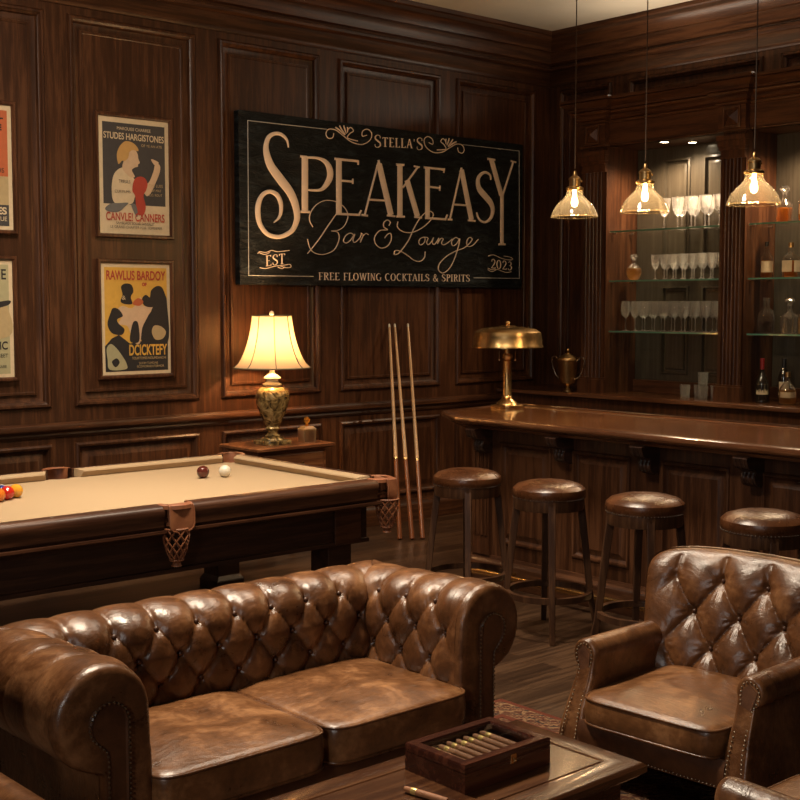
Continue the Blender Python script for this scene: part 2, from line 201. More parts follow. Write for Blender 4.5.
def rug_mat():
    m, nt, out = mat('oriental_rug'); L = nt.links.new
    b = N(nt, 'ShaderNodeBsdfPrincipled', Roughness=.95); b.inputs['Specular IOR Level'].default_value = .1
    tc = N(nt, 'ShaderNodeTexCoord')
    v = N(nt, 'ShaderNodeTexVoronoi', Scale=11.0); n = N(nt, 'ShaderNodeTexNoise', Scale=22.0, Detail=3.0, Distortion=2.2)
    L(tc.outputs['Object'], v.inputs['Vector']); L(tc.outputs['Object'], n.inputs['Vector'])
    mg = N(nt, 'ShaderNodeTexMagic', Scale=9.0, Distortion=2.5); mg.turbulence_depth = 3; L(tc.outputs['Object'], mg.inputs['Vector'])
    r = ramp(nt, [(.30, (.028, .010, .007)), (.46, (.085, .028, .017)), (.53, (.24, .145, .075)), (.60, (.075, .035, .02)), (.72, (.018, .015, .016))]); 
    a = N(nt, 'ShaderNodeMath', operation='MULTIPLY_ADD'); L(mg.outputs['Fac'], a.inputs[0]); a.inputs[1].default_value = .5
    s = N(nt, 'ShaderNodeMath', operation='MULTIPLY'); L(n.outputs['Fac'], s.inputs[0]); s.inputs[1].default_value = .55; L(s.outputs[0], a.inputs[2])
    L(a.outputs[0], r.inputs[0]); L(r.outputs[0], b.inputs['Base Color'])
    bp = N(nt, 'ShaderNodeBump', Strength=.4, Distance=.004); n9 = N(nt, 'ShaderNodeTexNoise', Scale=300.0); L(tc.outputs['Object'], n9.inputs['Vector']); L(n9.outputs['Fac'], bp.inputs['Height']); L(bp.outputs[0], b.inputs['Normal'])
    L(b.outputs[0], out.inputs[0]); return m
M['rug'] = rug_mat()
M['rugband'] = plain('rug_border_red', (.10, .028, .016), .95, 0, .1, bscale=60)
M['rugtan'] = plain('rug_border_tan', (.36, .22, .12), .95, 0, .1, bump=.3, bscale=45)
def urn_mat():
    m, nt, out = mat('gilt_ceramic'); L = nt.links.new
    b = N(nt, 'ShaderNodeBsdfPrincipled', Roughness=.25, Metallic=.35)
    tc = N(nt, 'ShaderNodeTexCoord'); n = N(nt, 'ShaderNodeTexNoise', Scale=16.0, Detail=5.0, Distortion=1.5); L(tc.outputs['Object'], n.inputs['Vector'])
    r = ramp(nt, [(.36, (.045, .030, .014)), (.5, (.26, .17, .06)), (.64, (.52, .38, .16))]); L(n.outputs['Fac'], r.inputs[0]); L(r.outputs[0], b.inputs['Base Color'])
    bp = N(nt, 'ShaderNodeBump', Strength=.7, Distance=.01); L(n.outputs['Fac'], bp.inputs['Height']); L(bp.outputs[0], b.inputs['Normal'])
    L(b.outputs[0], out.inputs[0]); return m
M['urn'] = urn_mat()
M['cueL'] = wood('cue_maple', (.42, .24, .11), (.55, .34, .17), (.66, .44, .24), 'z', .25, bump=.02)
M['cueD'] = wood('cue_butt', (.11, .036, .014), (.18, .062, .024), (.25, .09, .036), 'z', .22, bump=.02)
M['cigar'] = leather('cigar_leaf', (.20, .075, .025), (.32, .125, .045), (.42, .18, .07), .6, .3)
M['gold'] = plain('gold_band', (.85, .62, .22), .3, .6)
M['label'] = plain('cream_label', (.62, .50, .32), .7)
M['amber'] = glass('amber_spirit', (.80, .43, .13), .10, haze=.40)
M['darkglass'] = plain('dark_bottle_glass', (.020, .014, .010), .08, 0, .8)
M['redcap'] = plain('red_foil', (.22, .015, .015), .35)
M['blackcap'] = plain('black_cap', (.015, .013, .012), .4)
M['goldliq'] = glass('golden_spirit', (.85, .58, .24), .2, haze=.35)
M['violet'] = glass('violet_crystal', (.42, .28, .32), .25, .08, haze=.15)

# ---------------------------------------------------------------- mesh builder
WLOC = {}
class MB:
    def __init__(s, mp=None): s.v = []; s.f = []; s.m = []; s.mp = mp
    def add(s, vs, fs, mi=0):
        o = len(s.v)
        for p in vs: s.v.append(tuple(s.mp(*p)) if s.mp else tuple(p))
        for f in fs: s.f.append(tuple(i+o for i in f)); s.m.append(mi)
        return s
    def box(s, x0, x1, y0, y1, z0, z1, mi=0):
        return s.add([(x0,y0,z0),(x1,y0,z0),(x1,y1,z0),(x0,y1,z0),(x0,y0,z1),(x1,y0,z1),(x1,y1,z1),(x0,y1,z1)],
            [(0,3,2,1),(4,5,6,7),(0,1,5,4),(1,2,6,5),(2,3,7,6),(3,0,4,7)], mi)
    def frust(s, a, b, mi=0):
        """a, b: (x0,x1,y0,y1,z) rectangles joined into a tapered block"""
        x0,x1,y0,y1,z = a; X0,X1,Y0,Y1,Z = b
        return s.add([(x0,y0,z),(x1,y0,z),(x1,y1,z),(x0,y1,z),(X0,Y0,Z),(X1,Y0,Z),(X1,Y1,Z),(X0,Y1,Z)],
            [(0,3,2,1),(4,5,6,7),(0,1,5,4),(1,2,6,5),(2,3,7,6),(3,0,4,7)], mi)
    def grid(s, rows, closeu=False, closev=False, mi=0, caps=False):
        n = len(rows); k = len(rows[0]); vs = [p for r in rows for p in r]; fs = []
        for i in range(n if closev else n-1):
            for j in range(k if closeu else k-1):
                a = i*k+j; b = i*k+(j+1) % k; c = ((i+1) % n)*k+(j+1) % k; d = ((i+1) % n)*k+j
                fs.append((a, b, c, d))
        if caps: fs.append(tuple(range(k-1, -1, -1))); fs.append(tuple((n-1)*k+j for j in range(k)))
        return s.add(vs, fs, mi)
    def lathe(s, prof, c=(0,0,0), n=24, mi=0, axis='z', flute=None):
        rows = []
        for r, z in prof:
            row = []
            for j in range(n):
                a = 2*PI*j/n; rr = r*(1+(flute(a, z) if flute else 0))
                p = (rr*cos(a), rr*sin(a), z)
                if axis == 'x': p = (p[2], p[0], p[1])
                if axis == 'y': p = (p[0], p[2], p[1])
                row.append((p[0]+c[0], p[1]+c[1], p[2]+c[2]))
            rows.append(row)
        return s.grid(rows, closeu=True, mi=mi, caps=True)
    def tube(s, pts, r, n=8, closed=False, mi=0):
        P = [Vector(p) for p in pts]; k = len(P); rs = r if isinstance(r, (list, tuple)) else [r]*k
        rows = []; prev = None
        for i in range(k):
            if closed: t = P[(i+1) % k]-P[i-1]
            else: t = P[min(i+1, k-1)]-P[max(i-1, 0)]
            t.normalize()
            if prev is None:
                u = t.orthogonal().normalized()
            else:
                u = prev-t*prev.dot(t)
                u = u.normalized() if u.length > 1e-6 else t.orthogonal().normalized()
            prev = u; w = t.cross(u)
            rows.append([tuple(P[i]+(u*cos(2*PI*j/n)+w*sin(2*PI*j/n))*rs[i]) for j in range(n)])
        return s.grid(rows, closeu=True, closev=closed, mi=mi, caps=not closed)
    def ball(s, c, r, mi=0, n=10, sq=(1,1,1)):
        pr = [(max(1e-4, sin(PI*i/n)), -cos(PI*i/n)) for i in range(n+1)]
        rows = [[(c[0]+r*sq[0]*q*cos(2*PI*j/(2*n)), c[1]+r*sq[1]*q*sin(2*PI*j/(2*n)), c[2]+r*sq[2]*z) for j in range(2*n)] for q, z in pr]
        return s.grid(rows, closeu=True, mi=mi)
    def prism(s, pts, h, axis='z', base=0, mi=0):
        """polygon (a,b) extruded from base to base+h along axis"""
        def P(a, b, c): return {'z': (a, b, c), 'x': (c, a, b), 'y': (a, c, b)}[axis]
        n = len(pts); vs = [P(a, b, base) for a, b in pts]+[P(a, b, base+h) for a, b in pts]
        fs = [tuple(range(n-1, -1, -1)), tuple(range(n, 2*n))]+[(i, (i+1) % n, n+(i+1) % n, n+i) for i in range(n)]
        return s.add(vs, fs, mi)
    def rings(s, loops, mi=0, fill=True, fmi=None):
        n = len(loops[0]); vs = [p for l in loops for p in l]; fs = []
        for i in range(len(loops)-1):
            for j in range(n): fs.append((i*n+j, i*n+(j+1) % n, (i+1)*n+(j+1) % n, (i+1)*n+j))
        s.add(vs, fs, mi)
        if fill: s.add(loops[-1], [tuple(range(n))], mi if fmi is None else fmi)
        return s
    def text(s, txt, mp, size=1.0, mi=0, off=0.0, width=None, sx=1.0):
        """flat lettering in the built-in font; mp maps (u,v) to a point"""
        cu = bpy.data.curves.new('t', 'FONT'); cu.body = txt; cu.size = size; cu.offset = off; cu.fill_mode = 'FRONT'
        o = bpy.data.objects.new('t', cu); COL.objects.link(o)
        bpy.context.view_layer.update()
        me = o.evaluated_get(bpy.context.evaluated_depsgraph_get()).to_mesh()
        vs = [(v.co.x*sx, v.co.y) for v in me.vertices]; fs = [tuple(p.vertices) for p in me.polygons]
        x0 = min(v[0] for v in vs); x1 = max(v[0] for v in vs)
        k = (width/(x1-x0)) if width else 1
        s.add([mp((a-x0)*k, b) for a, b in vs], fs, mi)
        o.to_mesh_clear(); bpy.data.objects.remove(o); bpy.data.curves.remove(cu)
        return s
    def build(s, name, mats, parent=None, bevel=0, sharp=38, seg=2, loc=None, local=False, recalc=True):
        if not isinstance(mats, (list, tuple)): mats = [mats]
        base = Vector(loc) if loc else Vector((0, 0, 0))
        off = Vector((0, 0, 0)) if local else (WLOC.get(parent, Vector((0,0,0))) if parent else base)
        me = bpy.data.meshes.new(name)
        me.from_pydata([tuple(Vector(v)-off) for v in s.v], [], s.f)
        me.polygons.foreach_set('material_index', s.m)
        for m in mats: me.materials.append(m)
        if recalc:
            bm = bmesh.new(); bm.from_mesh(me); bmesh.ops.recalc_face_normals(bm, faces=bm.faces); bm.to_mesh(me); bm.free()
        me.shade_smooth()
        if not bevel: me.set_sharp_from_angle(angle=rad(sharp))
        o = bpy.data.objects.new(name, me); COL.objects.link(o)
        if parent: o.parent = parent; WLOC[o] = WLOC.get(parent, Vector((0,0,0)))
        else: o.location = base; WLOC[o] = base
        if bevel:
            b = o.modifiers.new('bevel', 'BEVEL'); b.width = bevel; b.segments = seg; b.limit_method = 'ANGLE'; b.angle_limit = rad(30); b.harden_normals = True
        return o

def tag(o, label=None, cat=None, group=None, kind=None):
    if label: o['label'] = label
    if cat: o['category'] = cat
    if group: o['group'] = group
    if kind: o['kind'] = kind
    return o
def thing(name, loc, label, cat, group=None, rz=0):
    o = bpy.data.objects.new(name, None); o.empty_display_size = .1; COL.objects.link(o); o.location = loc; o.rotation_euler = (0, 0, rz)
    WLOC[o] = Vector(loc); return tag(o, label, cat, group)
def copy_tree(o, parent=None):
    c = o.copy(); COL.objects.link(c)
    if parent: c.parent = parent
    for ch in list(o.children): copy_tree(ch, c)
    return c
def struct(mb, name, m, **kw): return tag(mb.build(name, m, **kw), kind='structure')

def bez(pts, n=8, closed=False):
    """Catmull-Rom through points of any dimension"""
    out = []; k = len(pts)
    for i in range(k if closed else k-1):
        if closed: p = [pts[(i+d) % k] for d in (-1, 0, 1, 2)]
        else: p = [pts[max(i-1, 0)], pts[i], pts[i+1], pts[min(i+2, k-1)]]
        for q in range(n):
            t = q/n
            out.append(tuple(.5*(2*b+(c-a)*t+(2*a-5*b+4*c-d)*t*t+(3*b-a-3*c+d)*t**3) for a, b, c, d in zip(*p)))
    if not closed: out.append(tuple(pts[-1]))
    return out
def rectloop(u0, u1, v0, v1, i, w): return [(u0+i, v0+i, w), (u1-i, v0+i, w), (u1-i, v1-i, w), (u0+i, v1-i, w)]
def panel(mb, r, prof, mi=0, fill=True, fmi=None): mb.rings([rectloop(*r, i, w) for i, w in prof], mi, fill, fmi)
def panel_wall(mb, u0, u1, v0, v1, panels, prof, mi=0):
    us = sorted({u0, u1, *[p[0] for p in panels], *[p[1] for p in panels]}); vs = sorted({v0, v1, *[p[2] for p in panels], *[p[3] for p in panels]})
    for a, b in zip(us, us[1:]):
        for c, d in zip(vs, vs[1:]):
            mu, mv = (a+b)/2, (c+d)/2
            if any(p[0] < mu < p[1] and p[2] < mv < p[3] for p in panels): continue
            mb.add([(a, c, 0), (b, c, 0), (b, d, 0), (a, d, 0)], [(0, 1, 2, 3)], mi)
    for p in panels: panel(mb, p, prof, mi)
def moulding(mb, u0, u1, prof, mi=0, e0=None, e1=None):
    """profile (w,z) swept along u; e0/e1: functions of w giving mitred ends"""
    rows = [[((e0(w) if e0 else u0), z, w) for w, z in prof], [((e1(w) if e1 else u1), z, w) for w, z in prof]]
    mb.grid(rows, mi=mi, closeu=True, caps=True)

# ---------------------------------------------------------------- the room
WY, WX, CE = 7.5, 8.35, 4.10
X0, Y0 = -2.2, -2.4
left = lambda u, v, w: (u, WY-w, v)
right = lambda u, v, w: (WX-w, u, v)
BIG = [(0, 0), (.004, .016), (.014, .024), (.026, .022), (.034, .010), (.044, .004), (.05, -.016), (.062, -.022), (.088, -.022), (.093, -.006), (.108, -.004), (.112, -.008)]
LOW = [(0, 0), (.004, .014), (.014, .020), (.026, .016), (.034, .004), (.04, -.014), (.055, -.018), (.060, -.016), (.10, .002)]
pu = [(-2.1, -1.0), (-.85, .15), (.30, 1.15), (1.35, 2.35), (2.50, 3.59), (3.75, 4.70), (4.89, 5.78), (5.965, 7.02), (7.20, 8.15)]
mb = MB(left)
panel_wall(mb, X0, WX+.1, .0, .96, [(a, b, .22, .85) for a, b in pu], LOW)
panel_wall(mb, X0, WX+.1, .96, CE+.02, [(a, b, 1.085, 3.61) for a, b in pu], BIG)
struct(mb, 'wall_left', M['wall'])
mb = MB(right)
panel_wall(mb, Y0, WY+.1, 0, .96, [(6.9, 7.36, .22, .85)], LOW)
panel_wall(mb, Y0, WY+.1, .96, CE+.02, [(6.80, 7.38, 1.10, 3.62), (5.35, 6.62, 3.0, 3.62), (3.9, 5.2, 3.0, 3.62), (2.4, 3.7, 3.0, 3.62)], BIG)
struct(mb, 'wall_right', M['wall'])
mb = MB(lambda u, v, w: (u, Y0+w, v))
qs = [(-1.9, -.7), (-.5, .7), (.9, 2.1), (2.3, 3.5), (3.7, 4.9), (5.1, 6.3), (6.5, 7.7)]
panel_wall(mb, X0, WX, 0, CE+.02, [(a, b, 1.1, 3.6) for a, b in qs]+[(a, b, .22, .85) for a, b in qs], BIG)
struct(mb, 'wall_front', M['wall'])
mb = MB(lambda u, v, w: (X0+w, u, v))
qs = [(-2.1, -.9), (-.7, .5), (.7, 1.9), (2.1, 3.3), (3.5, 4.7), (4.9, 6.1), (6.3, 7.2)]
panel_wall(mb, Y0, WY, 0, CE+.02, [(a, b, 1.1, 3.6) for a, b in qs]+[(a, b, .22, .85) for a, b in qs], BIG)
struct(mb, 'wall_back', M['wall'])
struct(MB().box(X0-.1, WX+.1, Y0-.1, WY+.1, -.06, 0), 'floor', M['floor'])
struct(MB().box(X0-.1, WX+.1, Y0-.1, WY+.1, CE, CE+.08), 'ceiling', M['ceiling'])
CR = [(-.02, 3.66), (.012, 3.66), (.022, 3.68), (.018, 3.70), (.004, 3.72), (.004, 3.785), (.028, 3.79), (.044, 3.80), (.046, 3.82), (.022, 3.83), (.020, 3.845), (.048, 3.855), (.056, 3.90), (.066, 3.93), (.062, 3.945), (.085, 3.95), (.10, 3.985), (.135, 4.02), (.15, 4.03), (.15, 4.06), (.165, 4.07), (.17, CE), (-.02, CE)]
mb = MB(left); moulding(mb, X0, 0, CR, e0=lambda w: X0+w, e1=lambda w: WX-w); struct(mb, 'trim_1', M['wallx'])
mb = MB(right); moulding(mb, Y0, 0, CR, e0=lambda w: Y0+w, e1=lambda w: WY-w); struct(mb, 'trim_2', M['wally'])
RL = [(-.02, .895), (.010, .895), (.018, .91), (.014, .922), (.028, .935), (.046, .945), (.05, .965), (.044, .98), (.02, .99), (-.02, .99)]
mb = MB(left); moulding(mb, X0, 0, RL, e0=lambda w: X0+w, e1=lambda w: WX-w); struct(mb, 'trim_3', M['wallx'])
mb = MB(right); moulding(mb, Y0, 0, RL, e0=lambda w: Y0+w, e1=lambda w: WY-w); struct(mb, 'trim_4', M['wally'])
BB = [(-.02, 0), (.035, 0), (.035, .12), (.028, .14), (.018, .15), (.012, .175), (-.02, .18)]
mb = MB(left); moulding(mb, X0, 0, BB, e0=lambda w: X0+w, e1=lambda w: WX-w); struct(mb, 'baseboard_left', M['wallx'])
mb = MB(right); moulding(mb, 6.7, 0, BB, e1=lambda w: WY-w); struct(mb, 'baseboard_right', M['wally'])

# rug
r = thing('area_rug', (2.45, 2.2, 0), 'patterned red and tan oriental rug under the coffee table and armchair', 'rug')
mb = MB().box(.82, 3.72, .82, 3.58, .001, .009); mb.build('rug_field', M['rug'], r)
mb = MB()
mb.rings([[(.64+i, .64+i, z), (3.90-i, .64+i, z), (3.90-i, 3.76-i, z), (.64+i, 3.76-i, z)] for i, z in ((0, .0005), (0, .009), (.03, .010), (.03, .0105), )], 0, fill=False)
mb.rings([[(.64+i, .64+i, z), (3.90-i, .64+i, z), (3.90-i, 3.76-i, z), (.64+i, 3.76-i, z)] for i, z in ((.03, .0105), (.15, .0105))], 1, fill=False)
mb.rings([[(.64+i, .64+i, z), (3.90-i, .64+i, z), (3.90-i, 3.76-i, z), (.64+i, 3.76-i, z)] for i, z in ((.15, .0105), (.18, .0105), (.18, .009))], 0, fill=False)
mb.build('rug_border', [M['rugband'], M['rug']], r)

# ---------------------------------------------------------------- wall sign
SU, SV, SY = 4.985, 1.90, 7.43
sg = thing('wall_sign', (SU+1.46, 7.5, SV), 'large black slate-look bar sign with rose gold lettering reading Speakeasy', 'sign')
mb = MB().box(SU+.03, SU+2.955, SY+.004, 7.498, SV-.005, SV+1.225)
b0 = mb.build('sign_board', M['slate'], sg, bevel=.006)
def smap(w): return lambda u, v: (SU+u, SY+.004-w, SV+v)
def ribbon(mb, pts, h, mi=0):
    """raised bevelled stroke: pts (u,v,width)"""
    k = len(pts); P = [Vector((p[0], p[1])) for p in pts]; rows = []
    for i in range(k):
        t = P[min(i+1, k-1)]-P[max(i-1, 0)]
        if t.length < 1e-9: t = Vector((1, 0))
        t.normalize(); n = Vector((-t.y, t.x)); w = max(pts[i][2], .0015)/2
        row = []
        for a, d in ((-1, 0), (-1, h*.55), (-.55, h), (.55, h), (1, h*.55), (1, 0)):
            q = P[i]+n*w*a; row.append((SU+q.x, SY+.004-d, SV+q.y))
        rows.append(row)
    mb.grid(rows, mi=mi, caps=True)
def strokes(key, h, n, name, m, lab=None):
    mb = MB()
    for j, (sm, p) in enumerate(SIGN[key]): ribbon(mb, bez(p, n) if sm else p, h+.0004*(j % 3))
    o = mb.build(name, m, sg, sharp=30)
    if lab: o['label'] = lab
strokes('title', .010, 8, 'title_lettering', M['rose'], 'tall rose gold serif letters')
strokes('script', .007, 6, 'script_lettering', M['rose'], 'thin cursive Bar & Lounge lettering')
def strokes2(items, h, n, name, m):
    mb = MB()
    for j, (sm, p) in enumerate(items): ribbon(mb, bez(p, n) if sm else p, h+.0004*(j % 3))
    mb.build(name, m, sg, sharp=30)
OR = SIGN['ornament']
for sel in (lambda x, z: z > .8 and x < 1.5, lambda x, z: z > .8 and x > 1.5, lambda x, z: z < .8 and x < 1.5, lambda x, z: z < .8 and x > 1.5):
    strokes2([q for q in OR if sel(q[1][0][0], q[1][0][1])], .0035, 6, 'scroll_ornament', M['rose'])
BO = SIGN['border']
strokes2(BO[:3], .003, 1, 'border_line', M['silverline']); strokes2(BO[3:], .003, 1, 'border_line', M['silverline'])
# small serif capitals: strokes on a unit-height cell (x, y, weight)
A_, a_ = .15, .06
def arc(cx, cy, rx, ry, a0, a1, w0, w1, n=10):
    return [(cx+rx*cos(rad(a0+(a1-a0)*i/n)), cy+ry*sin(rad(a0+(a1-a0)*i/n)), w0+(w1-w0)*sin(PI*i/n)) for i in range(n+1)]
def stem(x, y0=0, y1=1): return [[(x, y0, A_), (x, y1, A_)], [(x-.13, y0+.03, a_), (x+.13, y0+.03, a_)], [(x-.13, y1-.03, a_), (x+.13, y1-.03, a_)]]
Sg = [(.52, .74, .06), (.50, .92, .05), (.30, .98, .07), (.12, .86, .12), (.12, .68, .14), (.32, .52, .16), (.52, .36, .15), (.52, .14, .12), (.30, .02, .07), (.10, .08, .05), (.07, .26, .05)]
GL = {
 'S': (.62, [Sg]), 'T': (.66, stem(.33)+[[(.04, .96, a_), (.62, .96, a_)], [(.04, .96, .05), (.04, .82, .03)], [(.62, .96, .05), (.62, .82, .03)]]),
 'E': (.60, stem(.15)+[[(.15, .97, a_), (.52, .97, a_)], [(.15, .5, a_), (.42, .5, a_)], [(.15, .03, a_), (.55, .03, a_)], [(.52, .99, .05), (.52, .84, .03)], [(.55, 0, .05), (.55, .17, .03)]]),
 'F': (.56, stem(.15)+[[(.15, .97, a_), (.52, .97, a_)], [(.15, .5, a_), (.42, .5, a_)], [(.52, .99, .05), (.52, .84, .03)]]),
 'L': (.56, stem(.15)+[[(.15, .03, a_), (.52, .03, a_)], [(.52, 0, .05), (.52, .18, .03)]]),
 'I': (.32, stem(.15)), 'P': (.60, stem(.15)+[[(.15, .97, a_)]+arc(.28, .74, .26, .23, 90, -90, .06, .16)+[(.15, .51, a_)]]),
 'R': (.66, stem(.15)+[[(.15, .97, a_)]+arc(.28, .76, .24, .21, 90, -90, .06, .16)+[(.15, .55, a_)], [(.30, .54, .1), (.60, .02, A_)]]),
 'K': (.66, stem(.15)+[[(.56, .97, .06), (.2, .48, .06)], [(.28, .56, .1), (.60, .02, A_)], [(.46, .97, .05), (.64, .97, .05)]]),
 'A': (.70, [[(.33, .98, .06), (.06, .02, .06)], [(.35, .98, .1), (.62, .02, A_)], [(.16, .36, .05), (.5, .36, .05)], [(0, .03, .05), (.15, .03, .05)], [(.52, .03, .05), (.72, .03, .05)]]),
 'N': (.70, [[(.12, 0, .06), (.12, 1, .06)], [(.12, .98, A_), (.56, .02, A_)], [(.56, 0, .06), (.56, 1, .06)], [(.02, .03, .05), (.22, .03, .05)], [(.46, .97, .05), (.66, .97, .05)]]),
 'W': (.95, [[(.06, .98, A_), (.27, .02, A_)], [(.27, .02, .06), (.46, .98, .06)], [(.46, .98, A_), (.67, .02, A_)], [(.67, .02, .06), (.88, .98, .06)], [(-.02, .97, .05), (.16, .97, .05)], [(.78, .97, .05), (.96, .97, .05)]]),
 'O': (.76, [arc(.36, .5, .30, .48, 90, 270, .06, .16), arc(.36, .5, .30, .48, -90, 90, .06, .16)]),
 'C': (.68, [arc(.38, .5, .32, .48, 50, 310, .05, .17, 16)]),
 'G': (.72, [arc(.38, .5, .32, .48, 50, 330, .05, .17, 16), [(.62, .05, .12), (.62, .40, .12)], [(.5, .42, .05), (.72, .42, .05)]]),
 '&': (.78, [[(.72, .42, .06), (.55, .10, .08), (.30, .0, .1), (.10, .14, .12), (.12, .38, .12), (.34, .56, .1), (.46, .78, .08), (.34, .98, .06), (.20, .82, .08), (.28, .58, .12), (.50, .24, .14), (.74, .0, .12)]]),
 "'": (.22, [[(.1, 1, .1), (.07, .74, .03)]]), ' ': (.34, []),
 '2': (.62, [[(.10, .74, .08), (.14, .94, .07), (.34, .99, .09), (.50, .80, .15), (.42, .52, .12), (.20, .22, .07), (.07, .05, .06)], [(.07, .05, .1), (.54, .05, .1)], [(.54, 0, .05), (.55, .18, .03)]]),
 '0': (.62, [arc(.29, .5, .24, .48, 90, 270, .05, .16), arc(.29, .5, .24, .48, -90, 90, .05, .16)]),
 '3': (.60, [[(.10, .86, .06), (.28, .99, .08), (.46, .80, .14), (.36, .56, .08), (.20, .53, .05)], [(.20, .53, .05), (.44, .46, .1), (.50, .24, .16), (.34, .02, .09), (.14, .03, .06), (.06, .16, .07)]]),
}
def serif_text(name, txt, p0, p1, h0, h1, small=None):
    widths = []
    for i, ch in enumerate(txt): widths.append(GL[ch][0]*(small if small and i not in (0, len(txt)-1) else 1)+.10)
    tot = sum(widths)-.10; mb = MB(); x = 0
    L = math.hypot(p1[0]-p0[0], p1[1]-p0[1]); ks = L/tot
    for i, ch in enumerate(txt):
        f = small if small and i not in (0, len(txt)-1) else 1
        for j, st in enumerate(GL[ch][1]):
            pts = bez(st, 5) if len(st) > 4 and len(st) < 14 else st
            q = []
            for px, py, w in pts:
                X = x+px*f; t = X/tot; hh = h0+(h1-h0)*t
                yy = py*f if f == 1 else py*f+.10
                q.append((p0[0]+(p1[0]-p0[0])*t, p0[1]+(p1[1]-p0[1])*t+hh*yy, w*(ks*.5+hh*.5)*.80))
            ribbon(mb, q, .005+.0003*j)
        x += widths[i]
    return mb.build(name, M['rose'], sg, sharp=30)
serif_text('owner_lettering', "STELLA'S", (1.279, 1.063), (1.789, 1.083), .098, .098, small=.74)
serif_text('date_lettering', 'EST', (.252, .128), (.424, .152), .078, .076)
serif_text('year_lettering', '2023', (2.569, .160), (2.8285, .147), .078, .072)
MW = 'FREE FLOWING COCKTAILS & SPIRITS'; cum = [0]
for c_ in MW: cum.append(cum[-1]+GL[c_][0]+.10)
i0 = 0
for wd in MW.split(' '):
    f0, f1 = cum[i0]/(cum[-1]-.1), (cum[i0+len(wd)]-.1)/(cum[-1]-.1); q = lambda f: (.7325+1.5863*f, .0368+.0076*f)
    serif_text('motto_word', wd, q(f0), q(f1), .0567, .0565); i0 += len(wd)+1

# ---------------------------------------------------------------- posters
PC = dict(cream=(.66, .52, .33), char=(.055, .048, .045), red=(.42, .055, .03), blond=(.55, .32, .10), skin=(.62, .43, .27), yellow=(.66, .38, .06), black=(.018, .015, .015), orange=(.50, .12, .04), grey=(.16, .15, .14), tan=(.46, .34, .17), olive=(.40, .36, .20))
PM = {k: plain('print_'+k, c, .75, bscale=40) for k, c in PC.items()}
PO = list(PC); PML = [PM[k] for k in PO]; pi = PO.index
def poster(x0, x1, z0, z1, label, draw, group=None):
    t = thing('framed_poster', ((x0+x1)/2, 7.5, z0), label, 'poster')
    mb = MB(left)
    mb.rings([rectloop(x0, x1, z0, z1, i, w) for i, w in ((0, .001), (0, .022), (.006, .030), (.018, .030), (.024, .022), (.028, .016), (.028, .010))], fill=False)
    mb.build('frame', M['furn'], t)
    W, H = x1-x0-.056, z1-z0-.056
    mb = MB(); mb.box(x0+.027, x1-.027, WY-.0105, WY-.001, z0+.027, z1-.027, 0); mb.build('paper_border', PM['cream'], t)
    mb = MB(); f = lambda d: (lambda a, b: (x0+.028+a*W, WY-.011-d, z0+.028+b*H))
    lay = [0]
    def poly(c, pts, sm=True):
        lay[0] += 1; P = bez(pts, 5, True) if sm else pts
        mb.add([f(.0004*lay[0])(a, b) for a, b in P], [tuple(range(len(P)))], pi(c))
    def txt(c, s, u, v, w, size, off=.0, sx=1.0):
        lay[0] += 1
        k = f(.0004*lay[0]); mb.text(s, lambda a, b: k(u+a/W, v+b/H), size=size, mi=pi(c), off=off, width=w*W)
    draw(poly, txt, W, H)
    mb.build('print', PML, t, sharp=180, recalc=False)
    return t
def rect(a, b, c, d): return [(a, b), (c, b), (c, d), (a, d)]
def dr1(poly, txt, W, H):
    poly('char', rect(.055, .20, .945, .955), 0)
    poly('cream', rect(.055, .035, .945, .255), 0)
    txt('cream', 'MAROUISS CHARREE', .26, .895, .48, .03)
    txt('cream', 'STUDES HARGISTONES', .07, .815, .86, .06, .0009)
    txt('tan', 'OF YE AN ATE', .60, .765, .30, .025)
    poly('cream', [(.20, .27), (.17, .38), (.20, .50), (.28, .56), (.36, .57), (.45, .52), (.52, .45), (.56, .40), (.50, .33), (.46, .27), (.34, .25)])
    poly('skin', [(.33, .56), (.34, .62), (.40, .70), (.50, .735), (.545, .70), (.555, .66), (.575, .625), (.55, .61), (.545, .59), (.50, .58), (.46, .555), (.50, .50), (.42, .50)])
    poly('blond', [(.27, .60), (.25, .68), (.29, .75), (.37, .80), (.47, .795), (.54, .76), (.555, .725), (.48, .73), (.43, .71), (.41, .66), (.36, .63), (.32, .63)])
    poly('skin', [(.60, .42), (.70, .46), (.77, .56), (.79, .61), (.83, .63), (.87, .61), (.86, .55), (.80, .46), (.73, .37), (.66, .34)])
    poly('skin', [(.80, .61), (.74, .655), (.76, .665), (.85, .64)])
    poly('red', [(.48, .46), (.54, .50), (.63, .50), (.68, .45), (.66, .39), (.62, .34), (.65, .24), (.61, .17), (.54, .18), (.51, .24), (.50, .33), (.46, .38)])
    poly('grey', [(.07, .21), (.15, .255), (.28, .265), (.40, .27), (.34, .23), (.26, .19), (.14, .185)])
    poly('grey', [(.44, .26), (.47, .20), (.52, .15), (.53, .20), (.50, .26)])
    txt('char', 'TREULS', .27, .44, .16, .03); txt('char', 'CURTIUMS', .21, .355, .22, .025)
    txt('tan', 'THE LUSS', .70, .42, .20, .028); txt('tan', 'OF MAT', .73, .38, .15, .024); txt('tan', 'CO. ROUT', .70, .34, .19, .024)
    txt('red', 'CANVLE! CANNERS', .08, .115, .84, .075, .0014)
    txt('char', 'SAMBLAGE SOLAR SANSAUT', .22, .082, .55, .025)
    txt('char', 'LE GRAND CHAPTER FOIE TOMSIERES', .14, .048, .74, .025)
